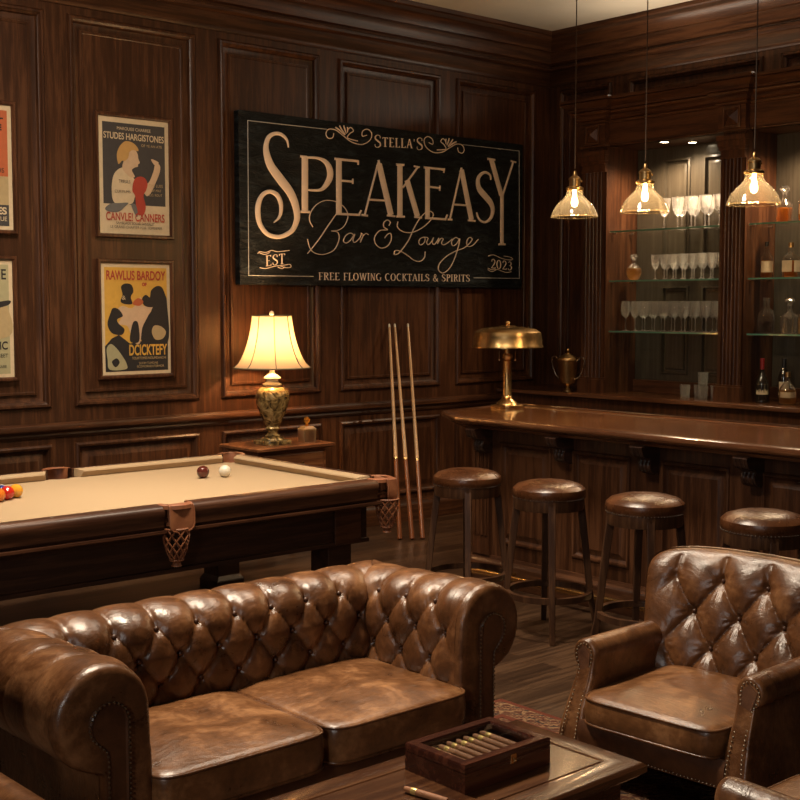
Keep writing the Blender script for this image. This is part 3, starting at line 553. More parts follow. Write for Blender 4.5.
def dr2(poly, txt, W, H):
    poly('yellow', rect(.045, .03, .955, .965), 0)
    poly('black', [(.04, .26), (.14, .33), (.24, .36), (.40, .28), (.55, .30), (.96, .30), (.957, .03), (.045, .03)], 0)
    poly('black', [(.60, .28), (.56, .40), (.62, .50), (.72, .58), (.66, .66), (.70, .70), (.72, .76), (.80, .80), (.88, .79), (.93, .72), (.955, .64), (.955, .28)])
    poly('skin', [(.22, .58), (.30, .62), (.44, .60), (.56, .70), (.60, .62), (.74, .62), (.66, .52), (.58, .42), (.54, .28), (.44, .30), (.40, .38), (.36, .44), (.24, .46), (.28, .52)])
    poly('black', [(.27, .66), (.30, .72), (.28, .79), (.34, .82), (.43, .81), (.46, .75), (.42, .70), (.44, .64), (.34, .635)])
    poly('black', [(.08, .47), (.12, .55), (.16, .60), (.24, .59), (.30, .53), (.22, .50), (.24, .46), (.32, .41), (.28, .36), (.16, .37), (.10, .41)])
    poly('black', [(.40, .30), (.42, .42), (.46, .48), (.52, .46), (.53, .30)])
    poly('black', [(.58, .68), (.64, .72), (.72, .68), (.78, .66), (.74, .61), (.62, .62)])
    poly('orange', [(.44, .64), (.52, .69), (.60, .66), (.54, .62)])
    poly('tan', [(.72, .40), (.76, .44), (.86, .43), (.93, .38), (.88, .32), (.78, .31), (.73, .35)])
    poly('olive', [(.06, .24), (.12, .28), (.20, .24), (.28, .17), (.34, .10), (.33, .05), (.10, .05), (.07, .14)])
    poly('black', [(.13, .12), (.20, .15), (.24, .11), (.18, .07)])
    txt('red', 'RAWLUS BARDOY', .07, .855, .86, .085, .0020)
    txt('red', 'OF', .58, .80, .07, .03, .002)
    txt('cream', '&', .29, .675, .05, .04)
    txt('yellow', 'DCICKTEFY', .38, .175, .56, .10, .0024)
    txt('tan', 'TOURTOMES NOUMDANCHI', .42, .135, .50, .025)
    txt('tan', 'SUOM TUMONS', .52, .09, .28, .022); txt('tan', 'SCOMORHOUTERMOR', .49, .06, .40, .022)
def dr3(poly, txt, W, H):
    poly('orange', rect(.05, .43, .95, .96), 0); poly('tan', rect(.05, .20, .95, .43), 0); poly('char', rect(.05, .03, .95, .20), 0)
    txt('black', 'GRAND BAL', .28, .89, .62, .07, .0014); txt('black', 'MUSICALE', .3, .80, .58, .05, .002)
    poly('black', [(.2, .5), (.3, .7), (.45, .78), (.55, .68), (.6, .5), (.5, .3), (.3, .3)]); txt('black', 'PARIS', .7, .46, .2, .04)
    txt('cream', 'LES ROBES', .30, .125, .62, .06, .002); txt('cream', 'NOUVELLE RUE', .42, .07, .50, .04)
def dr4(poly, txt, W, H):
    poly('olive', rect(.05, .03, .95, .965), 0)
    txt('black', 'COMEDIE', .30, .84, .62, .09, .0016); poly('tan', [(.3, .35), (.3, .6), (.5, .72), (.8, .66), (.94, .58), (.94, .35)])
    poly('black', [(.50, .42), (.62, .60), (.94, .66), (.94, .62), (.70, .56), (.60, .40)])
    txt('black', 'LE MAGIC', .42, .24, .5, .07, .0016); txt('black', 'ROUENS STREET', .48, .17, .44, .035); txt('black', 'AU CAFE DE LA GARE', .45, .08, .45, .025)
poster(3.925, 4.505, 2.195, 3.015, 'framed poster of a blond woman in cream blouse with red cloth, above the yellow poster', dr1)
poster(3.925, 4.500, 1.255, 2.055, 'framed yellow and black poster reading Rawlus Bardoy, below the blond woman poster', dr2)
poster(2.81, 3.385, 2.19, 3.01, 'framed red, tan and charcoal poster cut off at the upper left of the photo', dr3)
poster(2.81, 3.37, 1.27, 2.055, 'framed pale olive poster cut off at the left, below the red one', dr4)

# ---------------------------------------------------------------- nightstand, lamp, decanter
NX0, NX1, NY0, NY1, NZ = 4.82, 5.50, 6.96, 7.43, .77
t = thing('side_table', (5.1, 7.2, 0), 'reddish wooden side table with one drawer behind the pool table', 'table')
MB().rings([[(NX0+i, NY0+i, z), (NX1-i, NY0+i, z), (NX1-i, NY1-i, z), (NX0+i, NY1-i, z)] for i, z in ((.03, NZ-.035), (.0, NZ-.022), (0, NZ-.006), (.008, NZ))]).build('tabletop', M['night'], t)
MB().box(NX0+.05, NX1-.05, NY0+.05, NY1-.03, NZ-.22, NZ-.032).build('cabinet_body', M['night'], t, bevel=.003)
dw = MB(); dw.rings([[(a, NY0+.05-w, b) for a, b in ((NX0+.08+i, NZ-.20+i), (NX1-.08-i, NZ-.20+i), (NX1-.08-i, NZ-.06-i), (NX0+.08+i, NZ-.06-i))] for i, w in ((0, 0), (0, .012), (.006, .016), (.014, .012))]); dw = dw.build('drawer', M['night'], t)
MB().lathe([(.004, .002), (.006, -.010), (.014, -.016), (.014, -.026), (.004, -.030)], c=(5.215, NY0+.038, NZ-.13), n=12, axis='y').build('knob', M['brass'], dw)
for x in (NX0+.08, NX1-.08):
    for y in (NY0+.08, NY1-.06): MB().frust((x-.016, x+.016, y-.016, y+.016, 0), (x-.026, x+.026, y-.026, y+.026, NZ-.2)).build('leg', M['night'], t, bevel=.002)

LX, LY = 5.10, 7.17
t = thing('table_lamp', (LX, LY, NZ), 'lit table lamp with cream bell shade on gilt urn base', 'lamp')
k = .94
MB().prism([(a*.105, b*.105) for a, b in ((-1, -.8), (-.8, -1), (.8, -1), (1, -.8), (1, .8), (.8, 1), (-.8, 1), (-1, .8))], .028).lathe([(.085, .028), (.075, .045), (.05, .05)], n=24).build('base', M['urn'], t, local=True, bevel=.004)
MB().lathe([(.05, .045), (.055, .06), (.035, .075), (.04, .10), (.052, .11), (.045, .125), (.055, .14), (.075, .19), (.105, .27), (.118, .33), (.112, .37), (.09, .395), (.06, .41)], n=32, flute=lambda a, z: .05*sin(8*a)*max(0, sin((z-.14)/.24*PI)) if .14 < z < .38 else 0).build('urn', M['urn'], t, local=True)
MB().lathe([(.06, .41), (.07, .425), (.045, .44), (.04, .455), (.062, .465), (.058, .475), (.02, .50), (.018, .54), (.01, .56), (.008, .90)], n=20).build('neck', M['ivory'], t, local=True)
sh = []
for i in range(13):
    q = i/12; sh.append((.270-.132*q**.60-.012*sin(PI*q), .54+.365*q))
mb = MB(); rows = []
for r_, z in sh: rows.append([(r_*cos(2*PI*j/48)*(1+.0*j), r_*sin(2*PI*j/48), z) for j in range(48)])
mb.grid(rows, closeu=True); shd = mb.build('lamp_shade', M['shade'], t, local=True, sharp=180)
mb = MB()
for j in range(8):
    a = 2*PI*(j+.35)/8; mb.tube([((r_+.001)*cos(a), (r_+.001)*sin(a), z) for r_, z in sh], .0035, 6)
mb.tube([(sh[0][0]*cos(a), sh[0][0]*sin(a), sh[0][1]) for a in [2*PI*j/40 for j in range(40)]], .005, 6, True)
mb.tube([(sh[-1][0]*cos(a), sh[-1][0]*sin(a), sh[-1][1]) for a in [2*PI*j/40 for j in range(40)]], .005, 6, True)
p_ = mb.build('piping', M['piping'], shd, local=True)
MB().lathe([(.003, .885), (.006, .90), (.016, .91), (.018, .922), (.012, .935), (.002, .94)], n=12).build('finial', M['ivory'], t, local=True)
MB().ball((0, 0, .70), .028, n=8).build('bulb', M['bulb'], t, local=True)

t = thing('perfume_decanter', (5.35, 7.10, NZ), 'square cut-glass decanter with round stopper beside the table lamp', 'decanter')
MB().frust((-.052, .052, -.04, .04, 0), (-.056, .056, -.04, .04, .10)).frust((-.056, .056, -.04, .04, .10), (-.03, .03, -.025, .025, .118)).build('bottle', M['etched'], t, local=True, bevel=.004)
MB().box(-.043, .043, -.031, .031, .012, .088).build('contents', M['violet'], t, local=True, bevel=.003)
MB().lathe([(.014, .118), (.014, .128), (.008, .132), (.02, .145), (.024, .16), (.018, .175), (.004, .183)], n=14).build('stopper', M['goldliq'], t, local=True, sharp=20)

# ---------------------------------------------------------------- cues
def cue(foot, top, label):
    a, b = Vector(foot), Vector(top); d = b-a; L = d.length
    t = thing('pool_cue', foot, label, 'cue')
    q = d.to_track_quat('Z', 'Y'); t.rotation_mode = 'QUATERNION'; t.rotation_quaternion = q
    MB().lathe([(.013, 0), (.018, .004), (.018, .03), (.017, .45), (.0155, .62)], n=12).build('butt', M['cueD'], t, local=True)
    s = MB().lathe([(.0156, .62), (.0158, .628), (.0152, .636)], n=12).build('joint_ring', M['brass'], t, local=True)
    MB().lathe([(.015, .636), (.0128, 1.1), (.009, L-.03)], n=12).build('shaft', M['cueL'], t, local=True)
    MB().lathe([(.0092, L-.03), (.009, L-.008), (.006, L)], n=10).build('tip', M['ivory'], t, local=True)
cue((6.06, 6.90, .004), (6.44, 7.46, 1.60), 'leftmost of three wooden pool cues leaning on the wall')
cue((6.13, 6.84, .004), (6.50, 7.463, 1.60), 'middle of three wooden pool cues leaning on the wall')
cue((6.20, 6.80, .004), (6.64, 7.463, 1.60), 'rightmost of three wooden pool cues leaning on the wall')

# ---------------------------------------------------------------- pool table
TX0, TX1, TY0, TY1, TZ = 1.78, 4.46, 5.12, 6.70, .80
TM = 3.085; TF = 3.22; PR = .062; RW, CW = .065, .055
pt = thing('pool_table', (TM, (TY0+TY1)/2, 0), 'dark wooden pool table with tan cloth and leather net pockets', 'pool table')
pocks = [(TX0+.07, TY0+.07, 225), (TM, TY0+.035, 270), (TX1-.07, TY0+.07, 315), (TX1-.07, TY1-.07, 45), (TF, TY1-.035, 90), (TX0+.07, TY1-.07, 135)]
# cloth bed with a notch at every pocket
out_ = []
def notch(cx, cy, a0, a1): 
    for i in range(9):
        a = rad(a0+(a1-a0)*i/8); out_.append((cx+PR*cos(a), cy+PR*sin(a)))
bx0, bx1, by0, by1 = TX0+.085, TX1-.085, TY0+.085, TY1-.085
notch(TX0+.07, TY0+.07, 75, 15); 
notch(TM, by0-.03, 150, 30); notch(TX1-.07, TY0+.07, 165, 105); notch(TX1-.07, TY1-.07, 255, 195); notch(TF, by1+.03, -30, -150); notch(TX0+.07, TY1-.07, -15, -75)
MB().prism(out_, .03, base=.725).build('cloth_bed', M['cloth'], pt)
def rail(a, b, inward, ins):
    """wood rail top + cloth cushion between points a, b (outer edge), inward = unit vector"""
    a, b = Vector(a), Vector(b); d = (b-a).normalized(); n = Vector(inward)
    def P(t, o, z): q = (a if t == 0 else b)+n*o; return (q.x, q.y, z)
    pr = [(.0, .70), (-.004, .74), (-.012, .755), (-.012, .775), (-.004, .79), (.008, .80), (.03, .803), (RW, .803), (RW, .70)]
    MB().grid([[P(0, o, z) for o, z in pr], [P(1, o, z) for o, z in pr]], closeu=True, caps=True).build('rail', M['pool'], pt)
    c0, c1 = a+d*.012, b-d*.012
    def Q(t, o, z):
        k = (o-RW)/CW*ins; q = (c0+d*k if t == 0 else c1-d*k)+n*o; return (q.x, q.y, z)
    pr = [(RW+.001, .756), (RW+.001, .803), (RW+.02, .802), (RW+CW, .795), (RW+CW+.004, .788), (RW+CW, .782), (RW+CW-.015, .756)]
    MB().grid([[Q(0, o, z) for o, z in pr], [Q(1, o, z) for o, z in pr]], closeu=True, caps=True).build('cushion', M['cloth'], pt)
    mb = MB(); L = (b-a).length
    for f in (.25, .5, .75):
        q = a+d*L*f+n*(RW*.5); mb.add([(q.x+x, q.y+y, .8038) for x, y in ((-.009, 0), (0, -.006), (.009, 0), (0, .006))], [(0, 1, 2, 3)])
    mb.build('rail_sight', M['ivory'], pt)
cg = .125; sgp = .075
rail((TX0+cg, TY0), (TM-sgp, TY0), (0, 1), .03); rail((TM+sgp, TY0), (TX1-cg, TY0), (0, 1), .03)
rail((TX0+cg, TY1), (TF-sgp, TY1), (0, -1), .03); rail((TF+sgp, TY1), (TX1-cg, TY1), (0, -1), .03)
rail((TX0, TY0+cg), (TX0, TY1-cg), (1, 0), .04); rail((TX1, TY0+cg), (TX1, TY1-cg), (-1, 0), .04)
# apron frame with moulded lower edge
mb = MB()
def lp(i, z): 
    c = .05; x0, x1, y0, y1 = TX0+i, TX1-i, TY0+i, TY1-i
    return [(x0+c, y0, z), (x1-c, y0, z), (x1, y0+c, z), (x1, y1-c, z), (x1-c, y1, z), (x0+c, y1, z), (x0, y1-c, z), (x0, y0+c, z)]
mb.rings([lp(i, z) for i, z in ((.10, .735), (.006, .74), (.004, .722), (.016, .712), (.016, .69), (.008, .684), (.0, .68), (.0, .668), (.012, .660), (.03, .655), (.10, .655))], fill=True)
mb.build('apron', M['pool'], pt)
MB().rings([[(x0, y0, z), (x1, y0, z), (x1, y1, z), (x0, y1, z)] for x0, x1, y0, y1, z in ((TX0+.12, TX1-.12, TY0+.10, TY1-.10, .657), (TX0+.12, TX1-.12, TY0+.10, TY1-.10, .475), (TX0+.11, TX1-.11, TY0+.09, TY1-.09, .47), (TX0+.11, TX1-.11, TY0+.09, TY1-.09, .45), (TX0+.14, TX1-.14, TY0+.12, TY1-.12, .447))]).build('cabinet_frame', M['pooldark'], pt)
for x in (TX0+.26, TX1-.26):
    for y in (TY0+.24, TY1-.24):
        mb = MB(); mb.box(x-.08, x+.08, y-.08, y+.08, .06, .46); mb.frust((x-.10, x+.10, y-.10, y+.10, 0), (x-.10, x+.10, y-.10, y+.10, .06)); mb.frust((x-.10, x+.10, y-.10, y+.10, .06), (x-.08, x+.08, y-.08, y+.08, .09)); mb.build('leg', M['pooldark'], pt, bevel=.004)
    MB().box(x-.09, x+.09, TY0+.085, TY0+.10, .455, .655).build('corner_block', M['pool'], pt, bevel=.003)
def pocket(cx, cy, ang, corner):
    # leather cup: an open half ring on the rail, a flap folded over the outside and a knotted net below
    mb = MB(); rows = []; a0, a1 = (-125, 125) if corner else (-95, 95)
    for z, r_ in ((.70, .058), (.76, .060), (.800, .062), (.807, .066), (.807, .080), (.802, .088), (.785, .090)):
        row = []
        for i in range(19):
            a = rad(ang+a0+(a1-a0)*i/18); rr = r_
            row.append((cx+rr*cos(a), cy+rr*sin(a), z))
        rows.append(row)
    mb.grid(rows)
    p = mb.build('pocket', M['pocket'], pt)
    u = Vector((cos(rad(ang)), sin(rad(ang)), 0)); w = Vector((-u.y, u.x, 0)); c = Vector((cx, cy, 0))
    dist = .1 if corner else .062; mb = MB()
    fr = []
    for z, hw, o in ((.804, .060, -.034), (.806, .062, -.012), (.798, .064, .008), (.76, .067, .014), (.71, .067, .014), (.692, .062, .014), (.68, .048, .013), (.675, .03, .012)):
        row = []
        for s in [q/6 for q in range(-6, 7)]:
            bend = -(s*s)*(.045 if corner else .0)
            q = c+u*(dist+o+bend)+w*hw*s; row.append((q.x, q.y, z))
        fr.append(row)
    bk = [[(q[0]-u.x*.006, q[1]-u.y*.006, q[2]) for q in r_] for r_ in fr]
    mb.grid(fr); mb.grid(bk)
    e = [fr[i][0] for i in range(8)]+fr[-1][1:]+[fr[i][-1] for i in range(6, -1, -1)]
    mb.tube(e, .004, 6)
    mb.build('leather_flap', M['pocket'], p)
    nc = c+u*(dist-.045); mb = MB()
    prof = lambda t: (.030+.032*(1-t)**.6 if t < .85 else .030+.032*(.15**.6))
    H = .155; zt = .685
    for sgn in (-1, 1):
        for k_ in range(9):
            pts = []
            for i in range(13):
                q = i/12; a = 2*PI*k_/9+sgn*q*2*PI*.30; r_ = .064*(1-.55*q**2.2)
                pts.append((nc.x+r_*cos(a), nc.y+r_*sin(a), zt-H*q))
            mb.tube(pts, .0038, 5)
    for z, r_ in ((zt, .064), (zt-H, .030)): mb.tube([(nc.x+r_*cos(2*PI*j/16), nc.y+r_*sin(2*PI*j/16), z) for j in range(16)], .006, 6, True)
    mb.lathe([(.026, zt-H-.005), (.018, zt-H-.014), (.026, zt-H-.03), (.008, zt-H-.032)], c=(nc.x, nc.y, 0), n=10)
    mb.build('net', M['pocket'], p)
for i, (cx, cy, a) in enumerate(pocks): pocket(cx, cy, a, i not in (1, 4))
# balls
BR = .036
def pball(x, y, m, lab, m2=None, grp=None):
    mb = MB(); n = 16; rows = [[(BR*max(1e-4, sin(PI*i/n))*cos(2*PI*j/24), BR*max(1e-4, sin(PI*i/n))*sin(2*PI*j/24), -BR*cos(PI*i/n)) for j in range(24)] for i in range(n+1)]
    for i in range(n): mb.grid(rows[i:i+2], closeu=True, mi=(1 if m2 and (i < 5 or i > 10) else 0))
    bm_ = mb.build('billiard_ball', [m, m2 or m], None, sharp=180, recalc=False, loc=(x, y, .755+BR+.0005), local=True)
    bm_.rotation_euler = (random.uniform(-1, 1), random.uniform(-1, 1), random.uniform(0, 6))
    return tag(bm_, lab, 'billiard ball', grp)
def bc(n, c): return plain('ball_'+n, c, .08, 0, .6, coat=.6, bscale=2)
BC = {'white': bc('white', (.80, .74, .60)), 'yellow': bc('yellow', (.75, .36, .03)), 'orange': bc('orange', (.70, .20, .02)), 'red': bc('red', (.55, .02, .012)), 'green': bc('green', (.03, .16, .07)), 'blue': bc('blue', (.02, .04, .2)), 'maroon': bc('maroon', (.11, .022, .014)), 'purple': bc('purple', (.09, .02, .12)), 'black': bc('black', (.012, .012, .012))}
pball(3.957, 6.042, BC['white'], 'cream cue ball alone on the tan cloth, right of the brown ball')
pball(3.839, 6.09, BC['maroon'], 'dark brown ball just left of the cream cue ball')
order = [('yellow', 0), ('red', 0), ('blue', 1), ('orange', 0), ('black', 0), ('green', 0), ('orange', 1), ('purple', 0), ('yellow', 1), ('green', 1), ('maroon', 0), ('red', 1), ('blue', 0), ('purple', 1), ('maroon', 1)]
where = ['nearest point of the racked triangle', 'second row, sofa side', 'second row, wall side', 'third row, sofa side', 'middle of the third row', 'third row, wall side', 'fourth row, sofa side', 'fourth row, inner on sofa side', 'fourth row, inner on wall side', 'fourth row, wall side', 'back row, sofa side end', 'back row, second from sofa side', 'centre of the back row', 'back row, second from wall side', 'back row, wall side end']
i = 0
for r_ in range(5):
    for c_ in range(r_+1):
        col, stp = order[i]
        pball(2.715-r_*BR*1.76, 6.10+(c_-r_/2)*BR*2.03, BC[col], '%s%s ball, %s of the racked balls' % (col, ' striped' if stp else '', where[i]), BC['white'] if stp else None, 'racked balls on the pool table'); i += 1

# ---------------------------------------------------------------- bar counter
def inset(poly, d):
    n = len(poly); out = []
    area = sum(poly[i][0]*poly[(i+1) % n][1]-poly[(i+1) % n][0]*poly[i][1] for i in range(n)); sg_ = 1 if area > 0 else -1
    for i in range(n):
        p0, p1, p2 = Vector(poly[i-1]), Vector(poly[i]), Vector(poly[(i+1) % n])
        a, b = (p1-p0).normalized(), (p2-p1).normalized(); na, nb = Vector((-a.y, a.x))*sg_, Vector((-b.y, b.x))*sg_
        m_ = (na+nb); m_ = m_/max(.3, m_.dot(na)) if m_.length > 1e-6 else na
        q = p1+m_*d; out.append((q.x, q.y))
    return out
BX = 5.56
bt = thing('bar_counter', (5.95, 3.5, 0), 'long panelled walnut bar with polished top, corbels and brass foot rail', 'bar')
front = lambda u, v, w: (BX-w, u, v)
bp_ = [(4.95, 5.38), (4.36, 4.79), (3.71, 4.15), (3.07, 3.52), (2.44, 2.88), (1.80, 2.25)]
mb = MB(front)
panel_wall(mb, 1.2, 5.60, .16, .985, [(a, b, .26, .90) for a, b in bp_], [(0, 0), (.004, .010), (.012, .013), (.02, .009), (.026, -.004), (.036, -.012), (.042, -.012), (.072, .006)])
mb.mp = None; mb.box(BX+.0, 6.22, 5.5999, 5.60, .0, .985); mb.box(BX+.02, 6.22, 1.2, 5.5998, .0, .985)
mb.build('front_panelling', M['wall'], bt)
mb = MB(front); moulding(mb, 1.2, 5.62, [(-.02, 0), (.05, 0), (.05, .13), (.04, .145), (.02, .155), (.012, .175), (-.02, .175)]); mb.build('plinth', M['wally'], bt)
mb = MB(front)
fl = [5.45, 5.60]
mb.rings([[(u, v, w) for u, v in ((fl[0], z0), (fl[1], z0), (fl[1], z1), (fl[0], z1))] for z0, z1, w in ((.175, .985, 0), (.175, .985, .028))])
for i in range(4):
    u = 5.465+i*.033; mb.box(u, u+.020, .30, .83, .028, .036)
mb.build('pilaster', M['wall'], bt)
outl = [(5.385, 1.2), (5.385, 5.60), (5.62, 5.98), (6.41, 6.13), (6.41, 1.2)]
pr = [(.07, .985), (.055, .985), (.05, 1.0), (.03, 1.004), (.018, 1.010), (.006, 1.018), (0, 1.028), (0, 1.040), (.006, 1.050), (.02, 1.055), (.05, 1.056), (.06, 1.048)]
MB().rings([[(x, y, z) for x, y in inset(outl, i)] for i, z in pr]).build('top_edge', M['topedge'], bt)
MB().rings([[(x, y, z) for x, y in inset(outl, i)] for i, z in ((.0585, 1.046), (.0585, 1.0485), (.062, 1.0495))]).build('bar_top', M['top'], bt)
MB().box(6.355, 6.375, 1.25, 6.02, 1.0556, 1.064).build('back_edge_strip', M['chrome'], bt)
def corbel(u):
    mb = MB(front); hw = .042
    side = bez([(0, .985), (.15, .985), (.155, .955), (.135, .925), (.09, .915), (.075, .90), (.085, .875), (.075, .845), (.045, .825), (.02, .83), (0, .815)], 3)
    rows = [[(u+s*hw, z, w) for w, z in side] for s in (-1, 1)]; mb.grid(rows, closeu=True, caps=True)
    for s in (-.6, 0, .6): mb.grid([[(u+s*hw+e*.006, z, w+.004*(1-abs(e))+.0005) for w, z in side[2:-2]] for e in (-1, 0, 1)])
    mb.box(u-hw-.002, u+hw+.002, .972, .986, 0, .142)
    mb.build('corbel', M['pooldark'], bt)
for u in (5.49, 4.825, 4.205, 3.55, 2.93, 2.30, 1.68): corbel(u)
fr = MB().tube([(5.40, 1.2, .10), (5.40, 5.50, .10), (5.43, 5.56, .10), (5.51, 5.58, .10)], .019, 12).build('foot_rail', M['brass'], bt)
for y in (1.7, 2.9, 4.1, 5.2): MB().tube([(5.51, y, .10), (5.40, y, .10)], .012, 8).lathe([(.024, -.02), (.024, .02)], c=(5.40, y, .10), n=12, axis='y').build('rail_bracket', M['brass'], fr)

# brass desk lamp on the bar
t = thing('brass_lamp', (6.14, 5.88, 1.0497), 'brass lamp with wide domed metal shade and pull chains on the bar', 'lamp')
MB().prism([(a*.088, b*.088) for a, b in ((-1, -.8), (-.8, -1), (.8, -1), (1, -.8), (1, .8), (.8, 1), (-.8, 1), (-1, .8))], .022).lathe([(.078, .022), (.070, .036), (.045, .055), (.034, .066)], n=24).build('base', M['brass'], t, local=True, bevel=.003)
MB().lathe([(.032, .064), (.036, .075), (.030, .085), (.028, .30), (.03, .308), (.03, .318), (.022, .326), (.036, .345), (.036, .36), (.02, .372), (.02, .44)], n=24).build('stem', M['brass'], t, local=True)
MB().lathe([(.240, .412), (.244, .412), (.244, .42), (.235, .432), (.232, .485), (.224, .515), (.19, .537), (.11, .550), (.06, .552), (.05, .56), (.012, .562), (.012, .57), (.020, .578), (.012, .59), (.002, .593)], n=40).build('lamp_shade', M['brass'], t, local=True)
for a in (-38, 142):
    x, y = .055*cos(rad(a)), .055*sin(rad(a)); MB().tube([(x, y, .43), (x, y, .335)], .0018, 5).ball((x, y, .328), .007, n=6).build('pull_chain', M['chrome'], t, local=True)

# ---------------------------------------------------------------- back bar
bb = thing('back_bar', (8.0, 5.2, 0), 'tall dark wood back bar with fluted pilasters, lit niches and glass shelves', 'bar cabinet')
UX = 7.79; MX_ = 8.15; SOF = 2.995; CT = 1.045
MB().rings([[(x, y, z) for x, y in inset([(7.66, 3.0), (7.66, 7.46), (8.335, 7.46), (8.335, 3.0)], i)] for i, z in ((.03, 1.0), (.012, 1.004), (.0, 1.012), (0, 1.034), (.006, 1.042), (.014, CT))]).build('counter', M['topedge'], bb)
mb = MB(lambda u, v, w: (7.72-w, u, v)); panel_wall(mb, 3.0, 7.46, 0, 1.0, [(3.1+.63*i, 3.63+.63*i, .15, .92) for i in range(7)], [(0, 0), (.01, .01), (.02, .01), (.03, -.01), (.04, -.01), (.07, 0)]); mb.mp = None; mb.box(7.73, 8.33, 3.0, 7.46, 0, 1.0); mb.build('base_cabinet', M['wall'], bb)
pil = [(6.38, 6.61), (5.11, 5.31), (3.74, 3.94)]
bf = lambda X: (lambda u, v, w: (X-w, u, v))
for a, b in pil:
    mb = MB(bf(7.76)); c = (a+b)/2; hw = (b-a)/2
    mb.mp = None; mb.box(7.785, 8.33, a+.004, b-.004, CT, SOF+.2); mb.mp = bf(7.76)
    # shaft with rounded flutes
    n = 5; ins = .022; cw = (2*hw-2*ins)/n; sec = [(a, 0)]
    for i in range(n):
        u0 = a+ins+i*cw; sec += [(u0+.004, 0)]+[(u0+cw*.5-(cw*.5-.006)*cos(PI*q/6), -.016*sin(PI*q/6)) for q in range(1, 6)]+[(u0+cw-.004, 0)]
    sec += [(b, 0)]
    mb.grid([[(u, z, w) for u, w in sec] for z in (1.17, 2.80)])
    for z0, z1, o, w in ((CT, 1.155, .014, .022), (1.155, 1.17, .007, .012), (2.80, 2.815, .006, .010), (2.86, 2.885, .010, .016), (2.885, 2.93, .016, .026), (2.93, 2.965, .022, .036), (2.815, 2.86, 0, .004)):
        mb.rings([[(u, v, q) for u, v in ((a-o, z0), (b+o, z0), (b+o, z1), (a-o, z1))] for q in (-.02, w)])
    p = mb.build('pilaster', M['wall'], bb)
    mb = MB(bf(7.735)); z0, z1 = 3.01, 3.17; s = .075; zc = (z0+z1)/2
    mb.rings([[(u, v, w) for u, v in ((c-s+i, zc-s+i), (c+s-i, zc-s+i), (c+s-i, zc+s-i), (c-s+i, zc+s-i))] for i, w in ((0, -.004), (0, .008), (.008, .012), (.016, .008), (.02, -.002))], fill=False)
    q = s-.024; mb.add([(c-q, zc-q, 0), (c+q, zc-q, 0), (c+q, zc+q, 0), (c-q, zc+q, 0), (c, zc, .034)], [(0, 1, 4), (1, 2, 4), (2, 3, 4), (3, 0, 4)])
    mb.build('rosette_block', M['wall'], p)
def sweep_plan(mb, path, prof, mi=0):
    n = len(path); rows = []
    for i in range(n):
        p = Vector(path[i])
        d0 = (p-Vector(path[i-1])).normalized() if i > 0 else None; d1 = (Vector(path[i+1])-p).normalized() if i < n-1 else None
        n0 = Vector((d0.y, -d0.x)) if d0 else None; n1 = Vector((d1.y, -d1.x)) if d1 else None
        m_ = (n0+n1)/(1+n0.dot(n1)) if d0 and d1 else (n0 or n1)
        rows.append([(p.x+m_.x*w, p.y+m_.y*w, z) for w, z in prof])
    mb.grid(rows, closeu=True, caps=True, mi=mi)
path = [(8.34, 6.625), (7.735, 6.625), (7.735, 6.365), (UX, 6.365), (UX, 5.325), (7.735, 5.325), (7.735, 5.095), (UX, 5.095), (UX, 3.955), (7.735, 3.955), (7.735, 3.725), (8.34, 3.725)]
sweep_plan(mb := MB(), path, [(-.05, SOF), (.0, SOF), (.004, SOF+.012), (-.002, SOF+.018), (-.002, 3.175), (.010, 3.18), (.014, 3.195), (.002, 3.20), (.024, 3.215), (.026, 3.235), (.052, 3.25), (.058, 3.265), (.050, 3.27), (.066, 3.275), (.068, 3.295), (.094, 3.315), (.112, 3.335), (.104, 3.34), (.120, 3.342), (.120, 3.365), (-.05, 3.365)])
mb.build('cornice', M['wally'], bb)
MB().box(7.80, 8.33, 3.73, 6.62, 3.352, 3.36).build('cornice_cover', M['wall'], bb)
niches = [(5.31, 6.38), (3.94, 5.11)]
for a, b in niches:
    so = MB().box(7.80, MX_+.01, a, b, SOF, SOF+.02).build('niche_soffit', M['wally'], bb)
    mb = MB(lambda u, v, w: (MX_+.02-w, u, v)); pu_ = [(a+.17, a+.43), (a+.55, a+.81)]
    panel_wall(mb, a, b, CT+.10, SOF, [(c, d, 1.20, 1.90) for c, d in pu_]+[(c, d, 2.03, 2.90) for c, d in pu_], [(0, 0), (.004, .014), (.018, .018), (.024, -.012), (.040, -.016), (.044, .0), (.06, .006)])
    mb.build('reflected_panelling', M['niche'], bb)  # built panels stand in for a mirror's reflection of the wall
    MB().box(MX_-.01, MX_+.012, a, b, CT, CT+.10).build('mirror_base_board', M['wally'], bb, bevel=.004)
    for x, y in ((7.86, b-.49), (8.04, b-.62)):
        d = MB().lathe([(.048, SOF-.001), (.048, SOF-.006), (.036, SOF-.008), (.034, SOF-.002)], c=(x, y, 0), n=24).build('downlight_trim', M['chrome'], so)
        MB().lathe([(.033, SOF-.0035), (.033, SOF-.0055)], c=(x, y, 0), n=24).build('downlight_lens', M['can'], d)
    for z in (2.335, 1.945, 1.545):
        s = MB().box(7.825, 8.155, a+.005, b-.005, z-.012, z).box(7.820, 7.8249, a+.005, b-.005, z-.012, z, 1).build('glass_shelf', [M['glassg'], M['glasse']], bb)
        for y in (a+.004, b-.004):
            for x in (7.86, 8.08):
                sg2 = 1 if y < (a+b)/2 else -1
                MB().tube([(x, y-sg2*.004, z-.018), (x, y+sg2*.03, z-.018)], .006, 8).build('shelf_pin', M['chrome'], s)

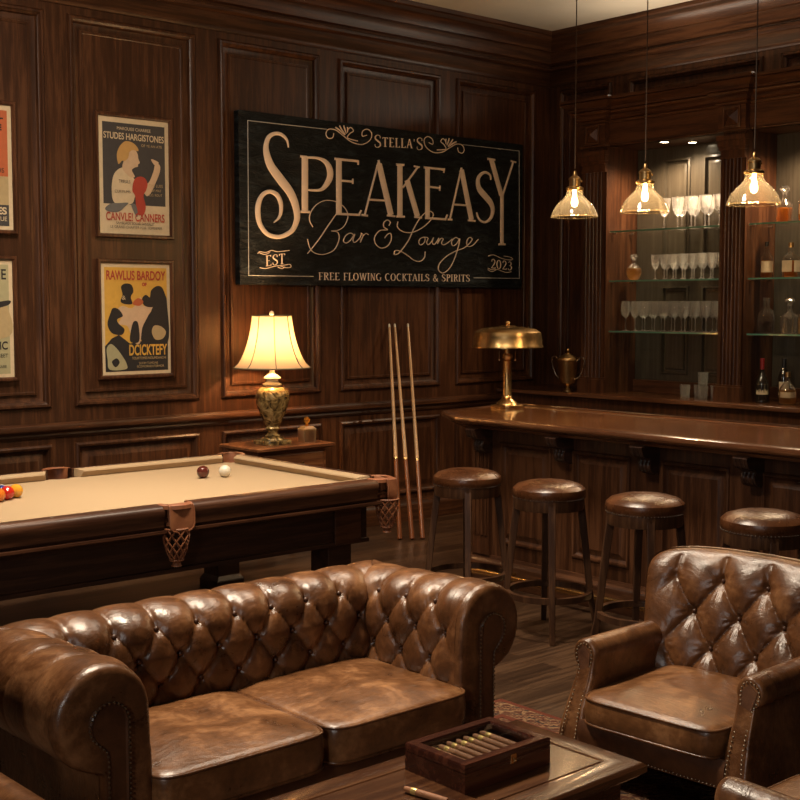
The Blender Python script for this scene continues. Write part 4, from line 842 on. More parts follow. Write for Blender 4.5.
# glassware ---------------------------------------------------------------
def goblet(name, h, rb, kind='wine'):
    rf = rb*.85
    if kind == 'wine': out = [(rf, 0), (rf, .002), (rf*.5, .005), (.005, .012), (.0042, h*.38), (.007, h*.44), (rb*.7, h*.52), (rb*.98, h*.66), (rb, h*.78), (rb*.86, h)]
    elif kind == 'coupe': out = [(rf, 0), (rf, .002), (rf*.5, .006), (.006, .014), (.0065, h*.30), (.005, h*.40), (rb*.5, h*.47), (rb*.8, h*.62), (rb*.92, h*.8), (rb, h)]
    else: out = [(rb*.85, 0), (rb*.86, .004), (rb*.95, h*.5), (rb, h)]
    inn = [(r-.0015, z) for r, z in reversed(out) if z > h*.47 and r > .01] if kind != 'tumbler' else [(rb-.003, h), (rb*.93-.003, h*.5), (rb*.84-.003, .012)]
    mb = MB(); fl_ = (lambda a, z: .035*sin(10*a) if z > h*.5 and z < h*.85 else 0) if kind != 'wine' else None
    mb.lathe(out+inn, n=20, flute=fl_)
    return mb.build(name, M['glassc'], None, local=True, sharp=50)
def place(o, x, y, z, lab, cat, grp, first=[None]):
    key = o.name
    if not o.get('used'): c = o; o['used'] = 1
    else: c = o.copy(); COL.objects.link(c)
    c.location = (x, y, z); c.rotation_euler = (0, 0, random.uniform(0, 6)); return tag(c, lab, cat, grp)
g_big = goblet('goblet', .235, .048, 'coupe'); g_mid = goblet('cordial_glass', .195, .036, 'coupe'); g_wine = goblet('wine_glass', .235, .038); g_tum = goblet('tumbler', .10, .040, 'tumbler')
for i in range(5):
    place(g_big, 7.93, 5.93-i*.125, 2.3352, 'large cut goblet in the front row of the top shelf', 'glass', 'goblets on the top shelf, front row')
    if i < 4: place(g_big, 8.07, 5.87-i*.125, 2.3352, 'large cut goblet in the row behind on the top shelf', 'glass', 'goblets on the top shelf, back row')
for i in range(8):
    place(g_mid, 7.92, 6.00-i*.085, 1.9452, 'small cut stem glass in the front row of the middle shelf', 'glass', 'small stem glasses, middle shelf front row')
    place(g_mid, 8.02, 5.965-i*.085, 1.9452, 'small cut stem glass in the second row of the middle shelf', 'glass', 'small stem glasses, middle shelf second row')
for i in range(10):
    place(g_wine, 7.92, 6.285-i*.095, 1.5452, 'clear wine glass in the front row of the lowest glass shelf', 'glass', 'wine glasses, lowest shelf front row')
    place(g_wine, 8.05, 6.22-i*.095, 1.5452, 'clear wine glass in the back row of the lowest glass shelf', 'glass', 'wine glasses, lowest shelf back row')
for x, y, lb in ((7.86, 5.66, 'short cut tumbler on the back counter, left of the stacked ones'), (7.94, 5.59, 'short cut tumbler on the back counter between two others'), (7.86, 5.50, 'short cut tumbler on the back counter carrying another tumbler'), (7.94, 5.44, 'short cut tumbler on the back counter nearest the fluted pilaster')):
    place(g_tum, x, y, CT+.0005, lb, 'glass', None)
place(g_tum, 7.86, 5.50, CT+.102, 'short cut tumbler stacked on top of another tumbler', 'glass', None)
for o in bpy.data.objects:
    if 'used' in o: del o['used']

def bottle(name, x, y, z, prof, liq, lab, body=None, cap='blackcap', label=None, capz=None, square=False, liqtop=.8, shoulder=None):
    t = thing(name, (x, y, z), lab, 'bottle')
    n = 4 if square else 20
    H = prof[-1][1]
    mb = MB()
    if square:
        rows = []
        for r, zz in prof:
            k = min(1, max(0, (r-.016)/.02)); row = []
            for j in range(24):
                a = 2*PI*(j+.5)/24; e = 1-.55*k; ca, sa = cos(a), sin(a)
                row.append((r*math.copysign(abs(ca)**e, ca), r*math.copysign(abs(sa)**e, sa), zz))
            rows.append(row)
        mb.grid(rows, closeu=True, caps=True)
    else: mb.lathe(prof, n=24)
    mb.build('glass_body', M[body or 'glass'], t, local=True, sharp=50)
    rb = prof[1][0]
    if liq:
        lp_ = [(r-.004, zz+.004) for r, zz in prof if zz < shoulder*liqtop]; lp_.append((lp_[-1][0], shoulder*liqtop))
        MB().lathe(lp_, n=20).build('spirit', M[liq], t, local=True)
    rn = prof[-1][0]
    c_ = MB().lathe([(rn+.002, H-(.03 if capz is None else capz)), (rn+.002, H+.004), (rn*.6, H+.006)] if cap != 'ball' else [(rn*.8, H-.01), (rn*.8, H+.004), (rn*1.7, H+.018), (rn*1.9, H+.03), (rn*1.3, H+.045), (.003, H+.052)], n=14)
    c_.build('stopper' if cap == 'ball' else 'cap', M['decg' if cap == 'ball' else cap], t, local=True)
    if label:
        z0, z1 = label; mb = MB(); rr = rb+.0012
        a0, a1 = rad(155), rad(290)
        if square: mb.box(-rr*1.0, rr*-.99-.001, -rb*.8, rb*.8, z0, z1); mb.box(-rb*.8, rb*.8, -rr-.001, -rr*.99, z0, z1)
        else: mb.grid([[(rr*cos(a0+(a1-a0)*i/12), rr*sin(a0+(a1-a0)*i/12), zz) for i in range(13)] for zz in (z0, z1)])
        mb.build('label', M['label'], t, local=True)
        mb = MB()
        for i in range(3):
            zz = z0+(z1-z0)*(.25+.22*i); h = .004
            if not square: mb.grid([[((rr+.0008)*cos(a0+(a1-a0)*q/12), (rr+.0008)*sin(a0+(a1-a0)*q/12), w) for q in range(3, 10)] for w in (zz, zz+h)])
    return t
whisk = [(.040, 0), (.044, .004), (.044, .13), (.040, .155), (.022, .18), (.015, .20), (.014, .255)]
round_ = [(.035, 0), (.052, .008), (.056, .06), (.054, .095), (.036, .13), (.018, .15), (.014, .18), (.015, .215)]
tall = [(.036, 0), (.038, .004), (.038, .19), (.030, .22), (.015, .25), (.0135, .31)]
dec = [(.045, 0), (.05, .004), (.052, .10), (.046, .13), (.02, .155), (.016, .20), (.02, .21)]
bottle('decanter', 7.98, 6.255, 1.9453, [(.03, 0), (.05, .02), (.064, .06), (.06, .09), (.035, .12), (.016, .135), (.018, .16)], 'goldliq', 'round faceted gold decanter alone at the left of the middle shelf', body='decg', cap='ball', shoulder=.12)
bottle('decanter', 7.95, 4.90, 2.3353, dec, 'amber', 'tall stoppered decanter of amber spirit on the top shelf', body='decg', cap='ball', shoulder=.13, square=True)
bottle('whiskey_bottle', 7.95, 4.74, 2.3353, whisk, 'amber', 'amber whiskey bottle at the right edge of the top shelf', label=(.05, .11), shoulder=.15)
bottle('whiskey_bottle', 7.95, 5.035, 1.9453, whisk, 'amber', 'amber whiskey bottle at the left of the middle shelf, beside the pilaster', label=(.04, .12), shoulder=.155)
bottle('whiskey_bottle', 7.95, 4.84, 1.9453, [(r*1.12, z*.95) for r, z in whisk], 'amber', 'broad square-shouldered amber bottle with cork on the middle shelf', label=(.04, .12), shoulder=.15, square=True, cap='abrass')
bottle('whiskey_bottle', 7.95, 4.64, 1.9453, whisk, 'amber', 'amber whiskey bottle cut off by the right edge, middle shelf', label=(.04, .12), shoulder=.155)
bottle('decanter', 7.95, 5.03, 1.5453, [(r*1.15, z*1.2) for r, z in dec], 'violet', 'broad clear decanter of pale rosy spirit on the lowest glass shelf', body='decg', cap='decg', shoulder=.15, liqtop=.6)
bottle('decanter', 7.95, 4.84, 1.5453, dec, None, 'empty crystal decanter in the middle of three on the lowest glass shelf', body='decg', cap='ball', shoulder=.13, square=True)
bottle('decanter', 7.92, 4.69, 1.5453, [(r*1.1, z*1.05) for r, z in dec], 'goldliq', 'crystal decanter of golden spirit at the right edge, lowest glass shelf', body='decg', cap='ball', shoulder=.13, liqtop=.9)
bottle('wine_bottle', 7.90, 5.02, CT+.0005, [(.040, 0), (.045, .004), (.047, .13), (.042, .165), (.022, .20), (.0145, .225), (.0145, .315)], None, 'dark bottle with cream label and red foil neck on the counter', body='darkglass', cap='redcap', capz=.075, label=(.06, .135), shoulder=.165)
bottle('spirit_bottle', 8.04, 4.93, CT+.0005, tall, None, 'tall black bottle standing behind the others on the counter', body='darkglass', cap='blackcap', capz=.06, label=(.07, .15), shoulder=.2)
bottle('spirit_bottle', 7.88, 4.80, CT+.0005, [(r*1.15, z*1.05) for r, z in round_], 'goldliq', 'squat round golden bottle in front of the tall black bottle', body='decg', cap='abrass', shoulder=.13, label=(.05, .09))
bottle('spirit_bottle', 7.98, 4.69, CT+.0005, whisk, 'amber', 'amber bottle on the counter at the right edge of the photo', label=(.05, .11), shoulder=.15)

# trophy
t = thing('trophy_urn', (7.702, 6.695, CT+.001), 'lidded brass trophy cup with two thin handles on the back counter', 'trophy')
MB().lathe([(.040, .0), (.040, .012), (.03, .022), (.018, .04), (.03, .052), (.065, .07), (.072, .10), (.085, .24), (.092, .25), (.092, .26)], n=28).build('cup', M['abrass'], t, local=True)
MB().lathe([(.088, .261), (.085, .272), (.05, .295), (.02, .31), (.010, .32), (.016, .335), (.006, .352)], n=24).build('lid', M['abrass'], t, local=True)
for s in (-1, 1):
    d = Vector((-.66*s, .75*s, 0)); d = Vector((.05, -1, 0))*s
    pts = bez([(.088, .245), (.13, .285), (.165, .262), (.155, .20), (.12, .13), (.075, .10)], 5)
    MB().tube([(d.x*r, d.y*r, z) for r, z in pts], .0055, 8).build('handle', M['chrome'], t, local=True)

# pendants
def pendant(x, y, lab):
    zr = 2.30; t = thing('pendant_lamp', (x, y, zr), lab, 'pendant lamp', 'glass pendants over the bar')
    sp = bez([(.145, 0), (.144, .010), (.139, .022), (.129, .046), (.112, .072), (.088, .098), (.064, .120), (.052, .142), (.045, .172)], 4)
    MB().lathe(sp+[(r-.003, z) for r, z in reversed(sp)], n=40)
    mb = MB(); mb.grid([[(r*cos(2*PI*j/40), r*sin(2*PI*j/40), z) for j in range(40)] for r, z in sp], closeu=True)
    s = mb.build('glass_shade', M['shadeg'], t, local=True, sharp=180)
    MB().tube([(.145*cos(2*PI*j/40), .145*sin(2*PI*j/40), 0) for j in range(40)], .0035, 6, True).build('shade_rim', M['shadeg'], s, local=True)
    so = MB().lathe([(.052, .165), (.055, .170), (.055, .180), (.044, .188), (.034, .19), (.034, .225), (.038, .228), (.038, .236), (.028, .248), (.014, .256), (.012, .275), (.006, .285)], n=24).build('socket', M['abrass'], t, local=True)
    MB().tube([(.033, 0, .225), (.058, 0, .225)], .004, 8).ball((.062, 0, .225), .008, n=6).build('switch_key', M['abrass'], so, local=True)
    MB().tube([(-.052, 0, .175), (-.066, 0, .175)], .005, 8).tube([(.0, .052, .175), (.0, .066, .175)], .005, 8).build('thumb_screw', M['abrass'], so, local=True)
    MB().lathe([(.003, .062), (.014, .068), (.021, .085), (.019, .105), (.011, .125), (.010, .17)], n=16).build('bulb', M['bulb'], t, local=True)
    MB().tube([(0, 0, .30), (0, 0, CE-zr-.02)], .0035, 6).build('cord', M['cord'], t, local=True)
    MB().lathe([(.055, CE-zr), (.055, CE-zr-.012), (.02, CE-zr-.03), (.005, CE-zr-.035)], n=20).build('ceiling_canopy', M['abrass'], t, local=True)
    l = bpy.data.lights.new('pendant_light', 'POINT'); l.energy = 9; l.color = (1, .66, .34); l.shadow_soft_size = .03
    o = bpy.data.objects.new('pendant_light', l); COL.objects.link(o); o.location = (x, y, zr+.03)
pendant(6.0, 5.175, 'leftmost of the three lit glass pendant lamps over the bar')
pendant(6.0, 4.63, 'middle of the three lit glass pendant lamps over the bar')
pendant(6.0, 3.89, 'rightmost of the three lit glass pendant lamps over the bar')

# ---------------------------------------------------------------- stools
def make_stool():
    t = thing('bar_stool', (0, 0, 0), 'x', 'bar stool', 'round leather bar stools along the bar')
    R_ = .196; DZ = .045
    MB().lathe([(R_-.004, .70), (R_+.002, .708), (R_+.006, .730), (R_+.002, .748), (R_-.02, .766), (R_-.07, .780), (.05, .787), (.001, .788)], n=48).build('seat_cushion', M['seatl'], t, local=True)
    mb = MB()
    for j in range(72): a = 2*PI*j/72; mb.ball(((R_+.001)*cos(a), (R_+.001)*sin(a), .705), .0036, n=4)
    mb.build('nail_trim', M['chrome'], t, local=True)
    MB().lathe([(R_-.03, .645), (R_-.004, .645), (R_-.002, .65), (R_-.002, .701), (R_-.03, .701)], n=48).build('seat_ring', M['stool'], t, local=True)
    MB().lathe([(.001, .69), (R_-.028, .69), (R_-.028, .701), (.001, .701)], n=32).build('seat_base', M['stool'], t, local=True)
    for k in range(4):
        a = 2*PI*k/4; u = Vector((cos(a), sin(a), 0)); w = Vector((-u.y, u.x, 0)); rows = []
        for z, r_, hw, th in ((0, .275, .015, .015), (.18, .235, .017, .017), (.45, .203, .019, .019), (.70, .170, .021, .021)):
            rows.append([tuple(u*(r_+s*th)+w*(q*hw)+Vector((0, 0, z))) for s, q in ((-1, -1), (1, -1), (1, 1), (-1, 1))])
        MB().grid(rows, closeu=True, caps=True).build('leg', M['stool'], t, local=True, bevel=.004)
    mb = MB(); rr = .228
    mb.grid([[(r_*cos(2*PI*j/48), r_*sin(2*PI*j/48), z) for j in range(48)] for r_, z in ((rr-.014, .195), (rr+.014, .195), (rr+.014, .225), (rr-.014, .225))], closeu=True, closev=True)
    mb.build('foot_ring', M['stool'], t, local=True)
    return t
st0 = make_stool()
for i, (y, lab) in enumerate(((5.02, 'bar stool farthest from the camera, nearest the pool cues'), (4.40, 'second bar stool from the left, fully in view'), (3.768, 'third bar stool from the left, just left of the armchair back'), (3.10, 'bar stool at the right edge, half hidden behind the armchair'))):
    o = st0 if i == 0 else copy_tree(st0)
    o.scale = (.965, .965, 1.045); o.location = (4.92, y, 0); o.rotation_euler = (0, 0, rad(47)); o['label'] = lab

# ---------------------------------------------------------------- chesterfield sofa
def tuft(u, s, D, E, s0, top, A=.030, q=.50, u0=0.0):
    """height of deep-buttoned leather: u along, s up the profile; buttons on a diamond lattice, top row at s=top"""
    uu = (u-u0)/D
    if s <= top:
        k = (s-top)/E
        a, b = uu+k, uu-k
        h = (abs(sin(PI*a))*abs(sin(PI*b)))**q
        da, db = abs(a-round(a)), abs(b-round(b))
    else:
        f = min(1, (s-top)/.16); A = A*(1-.35*min(1, (s-top)/.10)); p = 2*q*(1-f)+.22*f
        h = abs(sin(PI*uu))**p; da = abs(uu-round(uu)); db = (s-top)/E+da
    d = math.hypot(da, db); an = math.atan2(db, da)
    return A*h+.006-.016*math.exp(-(d/.13)**2)+.0022*sin(an*13+uu*2.1)*math.exp(-((d-.24)/.15)**2)
R0, ZC, OC = .134, .572, .136
def sofa_profile(n_in=30, n_arc=44):
    P = [(0.0+.008*i/n_in, .26+(ZC-.26)*i/n_in) for i in range(n_in)]
    for i in range(n_arc+1):
        a = rad(180-262*i/n_arc); P.append((OC+(R0-.008+.008*min(1, i/12))*cos(a), ZC+R0*sin(a)))
    return P
SP = sofa_profile()
SL = [0]
for i in range(1, len(SP)): SL.append(SL[-1]+math.hypot(SP[i][0]-SP[i-1][0], SP[i][1]-SP[i-1][1]))
SN = []
for i in range(len(SP)):
    a, b = SP[max(0, i-1)], SP[min(len(SP)-1, i+1)]; dx, dz = b[0]-a[0], b[1]-a[1]; L_ = math.hypot(dx, dz); SN.append((-dz/L_, dx/L_))
XL, XR, YB, YF = 1.79, 3.08, 3.70, 3.15
TOPS = SL[30]+.085
DD = (XR-XL)/8.0
sofa = thing('chesterfield_sofa', (2.435, 3.6, 0), 'brown leather two-seat chesterfield sofa with deep buttoned back and rolled arms', 'sofa')
def run(lim0, lim1, mp, ulen, u0, nu, fade=None, tufted=lambda u: 1, seam=None):
    mb = MB(); rows = []
    for i in range(nu+1):
        t = i/nu; row = []
        for j, (o, z) in enumerate(SP):
            a, b = lim0(o), lim1(o); p = a+(b-a)*t; s = SL[j]
            h = tuft(p, s, DD, .215, 0, TOPS, A=.031, q=.46, u0=u0)
            lowf = max(0, min(1, (s-.02)/.1)); h = h*lowf
            rest = s-TOPS
            if rest > .18: h = .022+(h-.022)*max(.35, 1-(rest-.18)*4)
            k = tufted(p); h = h*k+.024*(1-k)
            row.append(mp(p, o-SN[j][0]*-h, z+SN[j][1]*h))
        rows.append(row)
    mb.grid(rows); return mb
# the profile normal points towards the seat on the inner face; -n is used there
def SNfix():
    for j in range(len(SP)):
        pass
mp_back = lambda p, o, z: (p, YB+o, .26+(z-.26)*.955)
ub = XL+DD*.25
back = run(lambda o: XL-o, lambda o: XR+o, mp_back, XR-XL, ub, 230)
back.build('backrest', M['leather'], sofa, sharp=75, recalc=True)
def arm(side):
    X = XR if side > 0 else XL
    zf = lambda p, z: .26+(z-.26)*(1-.045*min(1, max(0, (p-YF-.15)/.4)))
    mpa = (lambda p, o, z: (X+o, p, zf(p, z))) if side > 0 else (lambda p, o, z: (X-o, p, zf(p, z)))
    tf = lambda p: min(1, max(0, (p-(YF+.03))/.08))
    m_ = run(lambda o: YF+.036, lambda o: YB+o, mpa, 0, YB-.04, 110, tufted=tf)
    a = m_.build('arm', M['leather'], sofa, sharp=75)
    # front cap: outline of roll and outer panel closing in round edges
    ol = [(o-SN[j][0]*-.024, z+SN[j][1]*.024) for j, (o, z) in enumerate(SP)][::2]
    ol += [(.152, .40), (.152, .10), (-.02, .10)]
    cx_, cz = .12, .42
    ol = [(max(o, -.024), z) for o, z in ol]
    loops = []
    for k, d in ((0, .038), (.015, .024), (.05, .012), (.10, .005), (.18, .001), (.30, -.001), (.5, -.002)):
        lp2 = []
        for o, z in ol:
            # shrink towards the medial line of the arm
            ma = (OC-.01 if z > ZC-.12 else .075); mz = z if z < ZC else ZC
            lp2.append((o+(ma-o)*k, YF+d, z+(mz-z)*k))
        loops.append([mpa(y, o, z) for o, y, z in lp2])
    f = MB().rings(loops, fill=True); f.build('arm_front', M['leather'], a, sharp=60)
    # recessed keyhole panel with nail trim
    pc, pz, pr_ = .131, .560, .063
    key = [(.068, .09)]+[(.068, .40+.03*i) for i in range(4)]+[(pc+pr_*cos(rad(x)), pz+pr_*sin(rad(x))) for x in range(186, -62, -12)]+[(.150, .492), (.138, .478), (.136, .45), (.136, .42)]+[(.136, .09)]
    MB().rings([[mpa(YF+d, o+(pc-o)*i, z) for o, z in key] for i, d in ((0, .0), (0, -.010), (.10, -.014), (.2, -.010))]).build('front_panel', M['leatherd'], a, sharp=50)
    nb = MB(); kb = bez(key, 1); tot = 0; last = Vector(key[0]); acc = 0
    for i in range(1, len(key)):
        A2, B2 = Vector(key[i-1]), Vector(key[i]); L2 = (B2-A2).length; q = (0.0150-acc)
        while q < L2:
            p = A2+(B2-A2)*(q/L2); nb.ball(mpa(YF-.0135, p.x, p.y), .0044, n=4); q += .0150
        acc = L2-(q-.0150)
    nb.build('nail_trim', M['nail'], a)
    # outer side panel under the roll
    mb = MB(); rows = []
    for k in range(40):
        y = YF+.02+(YB+.22-YF)*k/39; c = ((y-YF) % .26)/.26; w = .004*(abs(sin(PI*c))**.25)
        rows.append([mpa(y, .145+w, .09), mpa(y, .148+w, .3), mpa(y, .15+w, .46)])
    mb.grid(rows); mb.build('side_panel', M['leather'], a)
arm(1); arm(-1)
# buttons
mb = MB(); 
def btn(mb, mp, p, s):
    j = min(range(len(SL)), key=lambda q: abs(SL[q]-s)); o, z = SP[j]; nx, nz = SN[j]
    mb.append(mp(p, o+nx*.004, z+nz*.004))
button0 = []
def place_btns(cs, parent=None, off=None):
    parent = parent or sofa; off = WLOC[parent] if off is None else off
    for c in cs:
        if not button0: button0.append(MB().ball((0, 0, 0), .009, n=6).build('button', M['button'], parent, local=True)); b = button0[0]
        else: b = button0[0].copy(); COL.objects.link(b)
        b.parent = parent; b.location = Vector(c)-off
def btns(lo, hi, u0, mp, name_parent):
    mb = []
    for r_ in range(5):
        s = TOPS-r_*.1075
        if s < .06: continue
        k = -12
        while k < 24:
            p = u0+DD*(k+(.5 if r_ % 2 else 0)); j = min(range(len(SL)), key=lambda q: abs(SL[q]-s)); o = SP[j][0]
            if lo(o) < p < hi(o): btn(mb, mp, p, s)
            k += 1
    return mb
place_btns(btns(lambda o: XL-o+.02, lambda o: XR+o-.02, ub, mp_back, None))
for sd, X in ((1, XR), (-1, XL)):
    zf = lambda p, z: .26+(z-.26)*(1-.045*min(1, max(0, (p-YF-.15)/.4)))
    mpa = (lambda p, o, z, X=X: (X+o, p, zf(p, z))) if sd > 0 else (lambda p, o, z, X=X: (X-o, p, zf(p, z)))
    place_btns(btns(lambda o: YF+.09, lambda o: YB+o-.02, YB-.04, mpa, None))
MB().box(XL-.16, XR+.16, YB+.17, YB+.20, .09, .56).build('back_panel', M['leather'], sofa, bevel=.01)
MB().rings([[(x, y, z) for x, y in ((XL-.01, YF+.03+i), (XR+.01, YF+.03+i), (XR+.01, YB+.15), (XL-.01, YB+.15))] for i, z in ((.0, .09), (-.012, .11), (-.014, .2), (-.006, .235), (.02, .245))]).build('seat_rail', M['leatherd'], sofa)
mb = MB()
for i in range(78): mb.ball((XL+.01+i*.0166, YF+.018, .102), .005, n=4)
mb.build('rail_nail_trim', M['nail'], sofa)
for x in (XL-.09, XR+.09):
    for y in (YF+.09, YB+.12): MB().lathe([(.022, .011), (.034, .03), (.038, .055), (.028, .08), (.03, .092)], c=(x, y, 0), n=16).build('foot', M['darkwood'], sofa)
def cushion(x0, x1, y0, y1, z0, z1, crown, parent, m, seed=0, name='seat_cushion', pipem=None, xf=None, r_=.045):
    nx, ny = 44, 40; mb = MB(); cx_, cy_ = (x0+x1)/2, (y0+y1)/2; hx, hy = (x1-x0)/2, (y1-y0)/2; zm = (z0+z1)/2; hz = (z1-z0)/2
    rnd = random.Random(seed); ph = [rnd.uniform(0, 6) for _ in range(6)]
    def outline(k, n=96):
        pts = []
        for j in range(n):
            a = 2*PI*j/n; e = .22; ca, sa = cos(a), sin(a)
            pts.append((math.copysign(abs(ca)**e, ca)*hx*k, math.copysign(abs(sa)**e, sa)*hy*k))
        return pts
    T = xf or (lambda x, y, z: (x, y, z))
    def ring(k, z, bul=0): return [T(cx_+x*(1+bul), cy_+y*(1+bul), z) for x, y in outline(k)]
    rows = [ring(.02, z0), ring(.5, z0), ring(.97, z0), ring(.992, z0+.006)]
    for i in range(7):
        q = i/6; rows.append(ring(1, z0+.012+(z1-z0-.024)*q, .012*sin(PI*q)))
    rows.append(ring(.992, z1-.005))
    for i in range(15):
        k = .97*(1-i/14.0)+.001; lift = crown*(1-k**2.6)
        r2 = []
        for x, y in outline(k):
            w = .0028*sin(11*x+7*y+ph[0])*sin(5*y-3*x+ph[1])*(1-k*k)*3+.0016*sin(31*x-17*y+ph[2])*(1-k)
            r2.append(T(cx_+x, cy_+y, z1+lift+w))
        rows.append(r2)
    mb.grid(rows, closeu=True, caps=True); c = mb.build(name, m, parent, sharp=80)
    mb = MB(); mb.tube(ring(.997, z1-.004), .0055, 6, True); mb.tube(ring(.997, z0+.006), .0055, 6, True)
    mb.build('piping', pipem or M['leather'], c, sharp=80)
    return c
XM = (XL+XR)/2
cushion(XL+.006, XM-.004, 3.10, YB+.03, .245, .372, .032, sofa, M['seatleather'], 1)
cushion(XM+.004, XR-.006, 3.10, YB+.03, .245, .372, .032, sofa, M['seatleather'], 2)

# ---------------------------------------------------------------- armchair
def make_armchair():
    t = thing('leather_armchair', (0, 0, 0), 'x', 'armchair', 'brown leather armchairs round the coffee table')
    # back: a slab on a squircle, tufted on the front, wings curling forward
    W, H = .430, .245; zc = .518
    nu, nv = 120, 90
    def S_(u, v):
        # map the square to a rounded rectangle
        k = 7.0
        m_ = (abs(u)**k+abs(v)**k)**(1/k) if (u or v) else 1; mx_ = max(abs(u), abs(v))
        f = mx_/m_ if m_ else 1
        return u*f, v*f
    def mid(u, v):
        x = u*W*(.90+.10*v if v > -.2 else .88); z = zc+v*H+.018*(1-u*u)*max(0, v); y = .21+.085*v+.0-.09*abs(u)**3.2
        return x, y, z
    def face(front):
        rows = []
        for i in range(nv+1):
            row = []
            for j in range(nu+1):
                u0, v0 = -1+2*j/nu, -1+2*i/nv; r_ = max(abs(u0), abs(v0)); u, v = S_(u0, v0)
                th = .058*(1-r_**7)**(1/3.0)
                x, y, z = mid(u, v)
                if front:
                    D, E = .190, .25; h = tuft(x, (z-zc), D, E, 0, .150, A=.036, q=.46, u0=.095)
                    edge = min(1, max(0, (.86-max(abs(u0), 0))/.22))*min(1, max(0, (1-v0)/.12))
                    inb = min(1, max(0, (.155+.06-(z-zc))/.06)) if abs(u) > .62 else 1
                    k = edge; hh = h*k+.034*(1-k)
                    if v0 > .93: hh = .03
                    y -= (th+hh*(1-r_**12)-.022)
                else: y += th
                row.append((x, y, z))
            rows.append(row)
        return rows
    mb = MB(); mb.grid(face(True)); mb.build('backrest', M['leather'], t, local=True, sharp=80)
    mb = MB(); mb.grid(face(False)); mb.build('outer_back', M['leatherd'], t, local=True, sharp=80)
    cs = []
    for r_ in range(4):
        z_ = .150-.125*r_
        for k in (range(-2, 3) if r_ % 2 == 1 else [-1.5, -.5, .5, 1.5]):
            x = .190*k
            if abs(x) > .30 or z_ < -.2: continue
            v = z_/H; mx_, my, mz = mid(x/W, v); cs.append((x, my-.038, zc+z_))
    place_btns(cs, t, Vector((0, 0, 0)))
    # arms
    for s in (-1, 1):
        def fy(z):
            q = (z-.10)/.42
            return -.43+.105*(1/(1+math.exp(-(q-.52)*9)))-.0+.012*sin(q*PI)
        yb = .20
        sec = [(.285, .12), (.285, .26), (.287, .36), (.288, .42)]
        cR, cz, rr = .338, .447, .055
        sec += [(cR+rr*cos(rad(a)), cz+rr*sin(rad(a))) for a in range(190, -60, -14)]
        sec += [(.362, .40), (.372, .30), (.385, .20), (.392, .12)]
        rows = []
        for k in range(9):
            q = k/8
            rows.append([(s*x, fy(z)+(yb-fy(z))*q, z-(.012*q if z > .40 else 0)) for x, z in sec])
        a = MB().grid(rows, closeu=True, caps=False).build('arm', M['leather'], t, local=True, sharp=60)
        xm = lambda z: (.338 if z > .40 else .338+.0*(.4-z))
        loops = []
        for k, d in ((0, 0), (.08, -.014), (.2, -.020), (.34, -.020)):
            loops.append([(s*(x+((.34)-x)*k), fy(z)+d, z+((min(z, .462) if z > .40 else max(z, .14))-z)*k) for x, z in sec])
        MB().rings(loops, fill=True).build('arm_front', M['leather'], a, local=True, sharp=60)
        nb = MB()
        tr = [(.306, .13), (.306, .2), (.308, .30), (.308, .40), (.305, .435), (.311, .470), (.338, .486), (.365, .470), (.374, .440), (.362, .41), (.352, .38), (.352, .30), (.362, .2), (.37, .13)]
        tr = bez(tr, 6); acc = 0
        for i in range(1, len(tr)):
            A2, B2 = Vector(tr[i-1]), Vector(tr[i]); L2 = (B2-A2).length; q = .0145-acc
            while q < L2:
                p = A2+(B2-A2)*(q/L2); nb.ball((s*p.x, fy(p.y)-.0215, p.y), .0037, n=4); q += .0145
            acc = L2-(q-.0145)
        nb.build('nail_trim', M['nail'], a, local=True)
        MB().rings([[(s*x, fy(z)+d, z) for x, z in ((.309, .13), (.311, .39), (.312, .455), (.338, .478), (.367, .455), (.349, .385), (.366, .13))] for d in (-.018, -.0225)]).build('front_facing', M['leatherd'], a, local=True)
    # body and rails
    MB().rings([[(x, y, z) for x, y in ((-.30, -.435+i), (.30, -.435+i), (.30, .18), (-.30, .18))] for i, z in ((.02, .12), (0, .13), (-.004, .17), (0, .205), (.012, .228))]).build('seat_rail', M['leatherd'], t, local=True)
    MB().box(-.385, .385, .15, .28, .12, .36).build('back_body', M['leatherd'], t, local=True, bevel=.05, seg=4)
    mb = MB()
    for i in range(42): mb.ball((-.295+i*.0144, -.4385, .137), .0037, n=4)
    mb.build('rail_nail_trim', M['nail'], t, local=True)
    cushion(-.28, .28, -.465, .17, .225, .325, .035, t, M['seatleather'], 5, xf=None)
    for x, y, b in ((-.33, -.35, 0), (.33, -.35, 0), (-.33, .22, 1), (.33, .22, 1)):
        dy = .05*b; MB().frust((x-.014, x+.014, y-.014+dy, y+.014+dy, .0), (x-.026, x+.026, y-.026, y+.026, .13)).build('leg', M['darkwood'], t, local=True, bevel=.003)
    return t
ch = make_armchair()
def put(o, x, y, rz, lab):
    o.location = (x, y, .0115); o.rotation_euler = (0, 0, rad(rz)); o['label'] = lab
put(ch, 3.875, 2.64, -86, 'whole brown leather button-back armchair right of the coffee table')
put(copy_tree(ch), 0.975, 3.10, 0, 'leather armchair at the lower left corner beside the sofa, mostly out of frame')
put(copy_tree(ch), 3.09, 1.49, 180, 'leather armchair at the lower right corner, only its arm top in view')

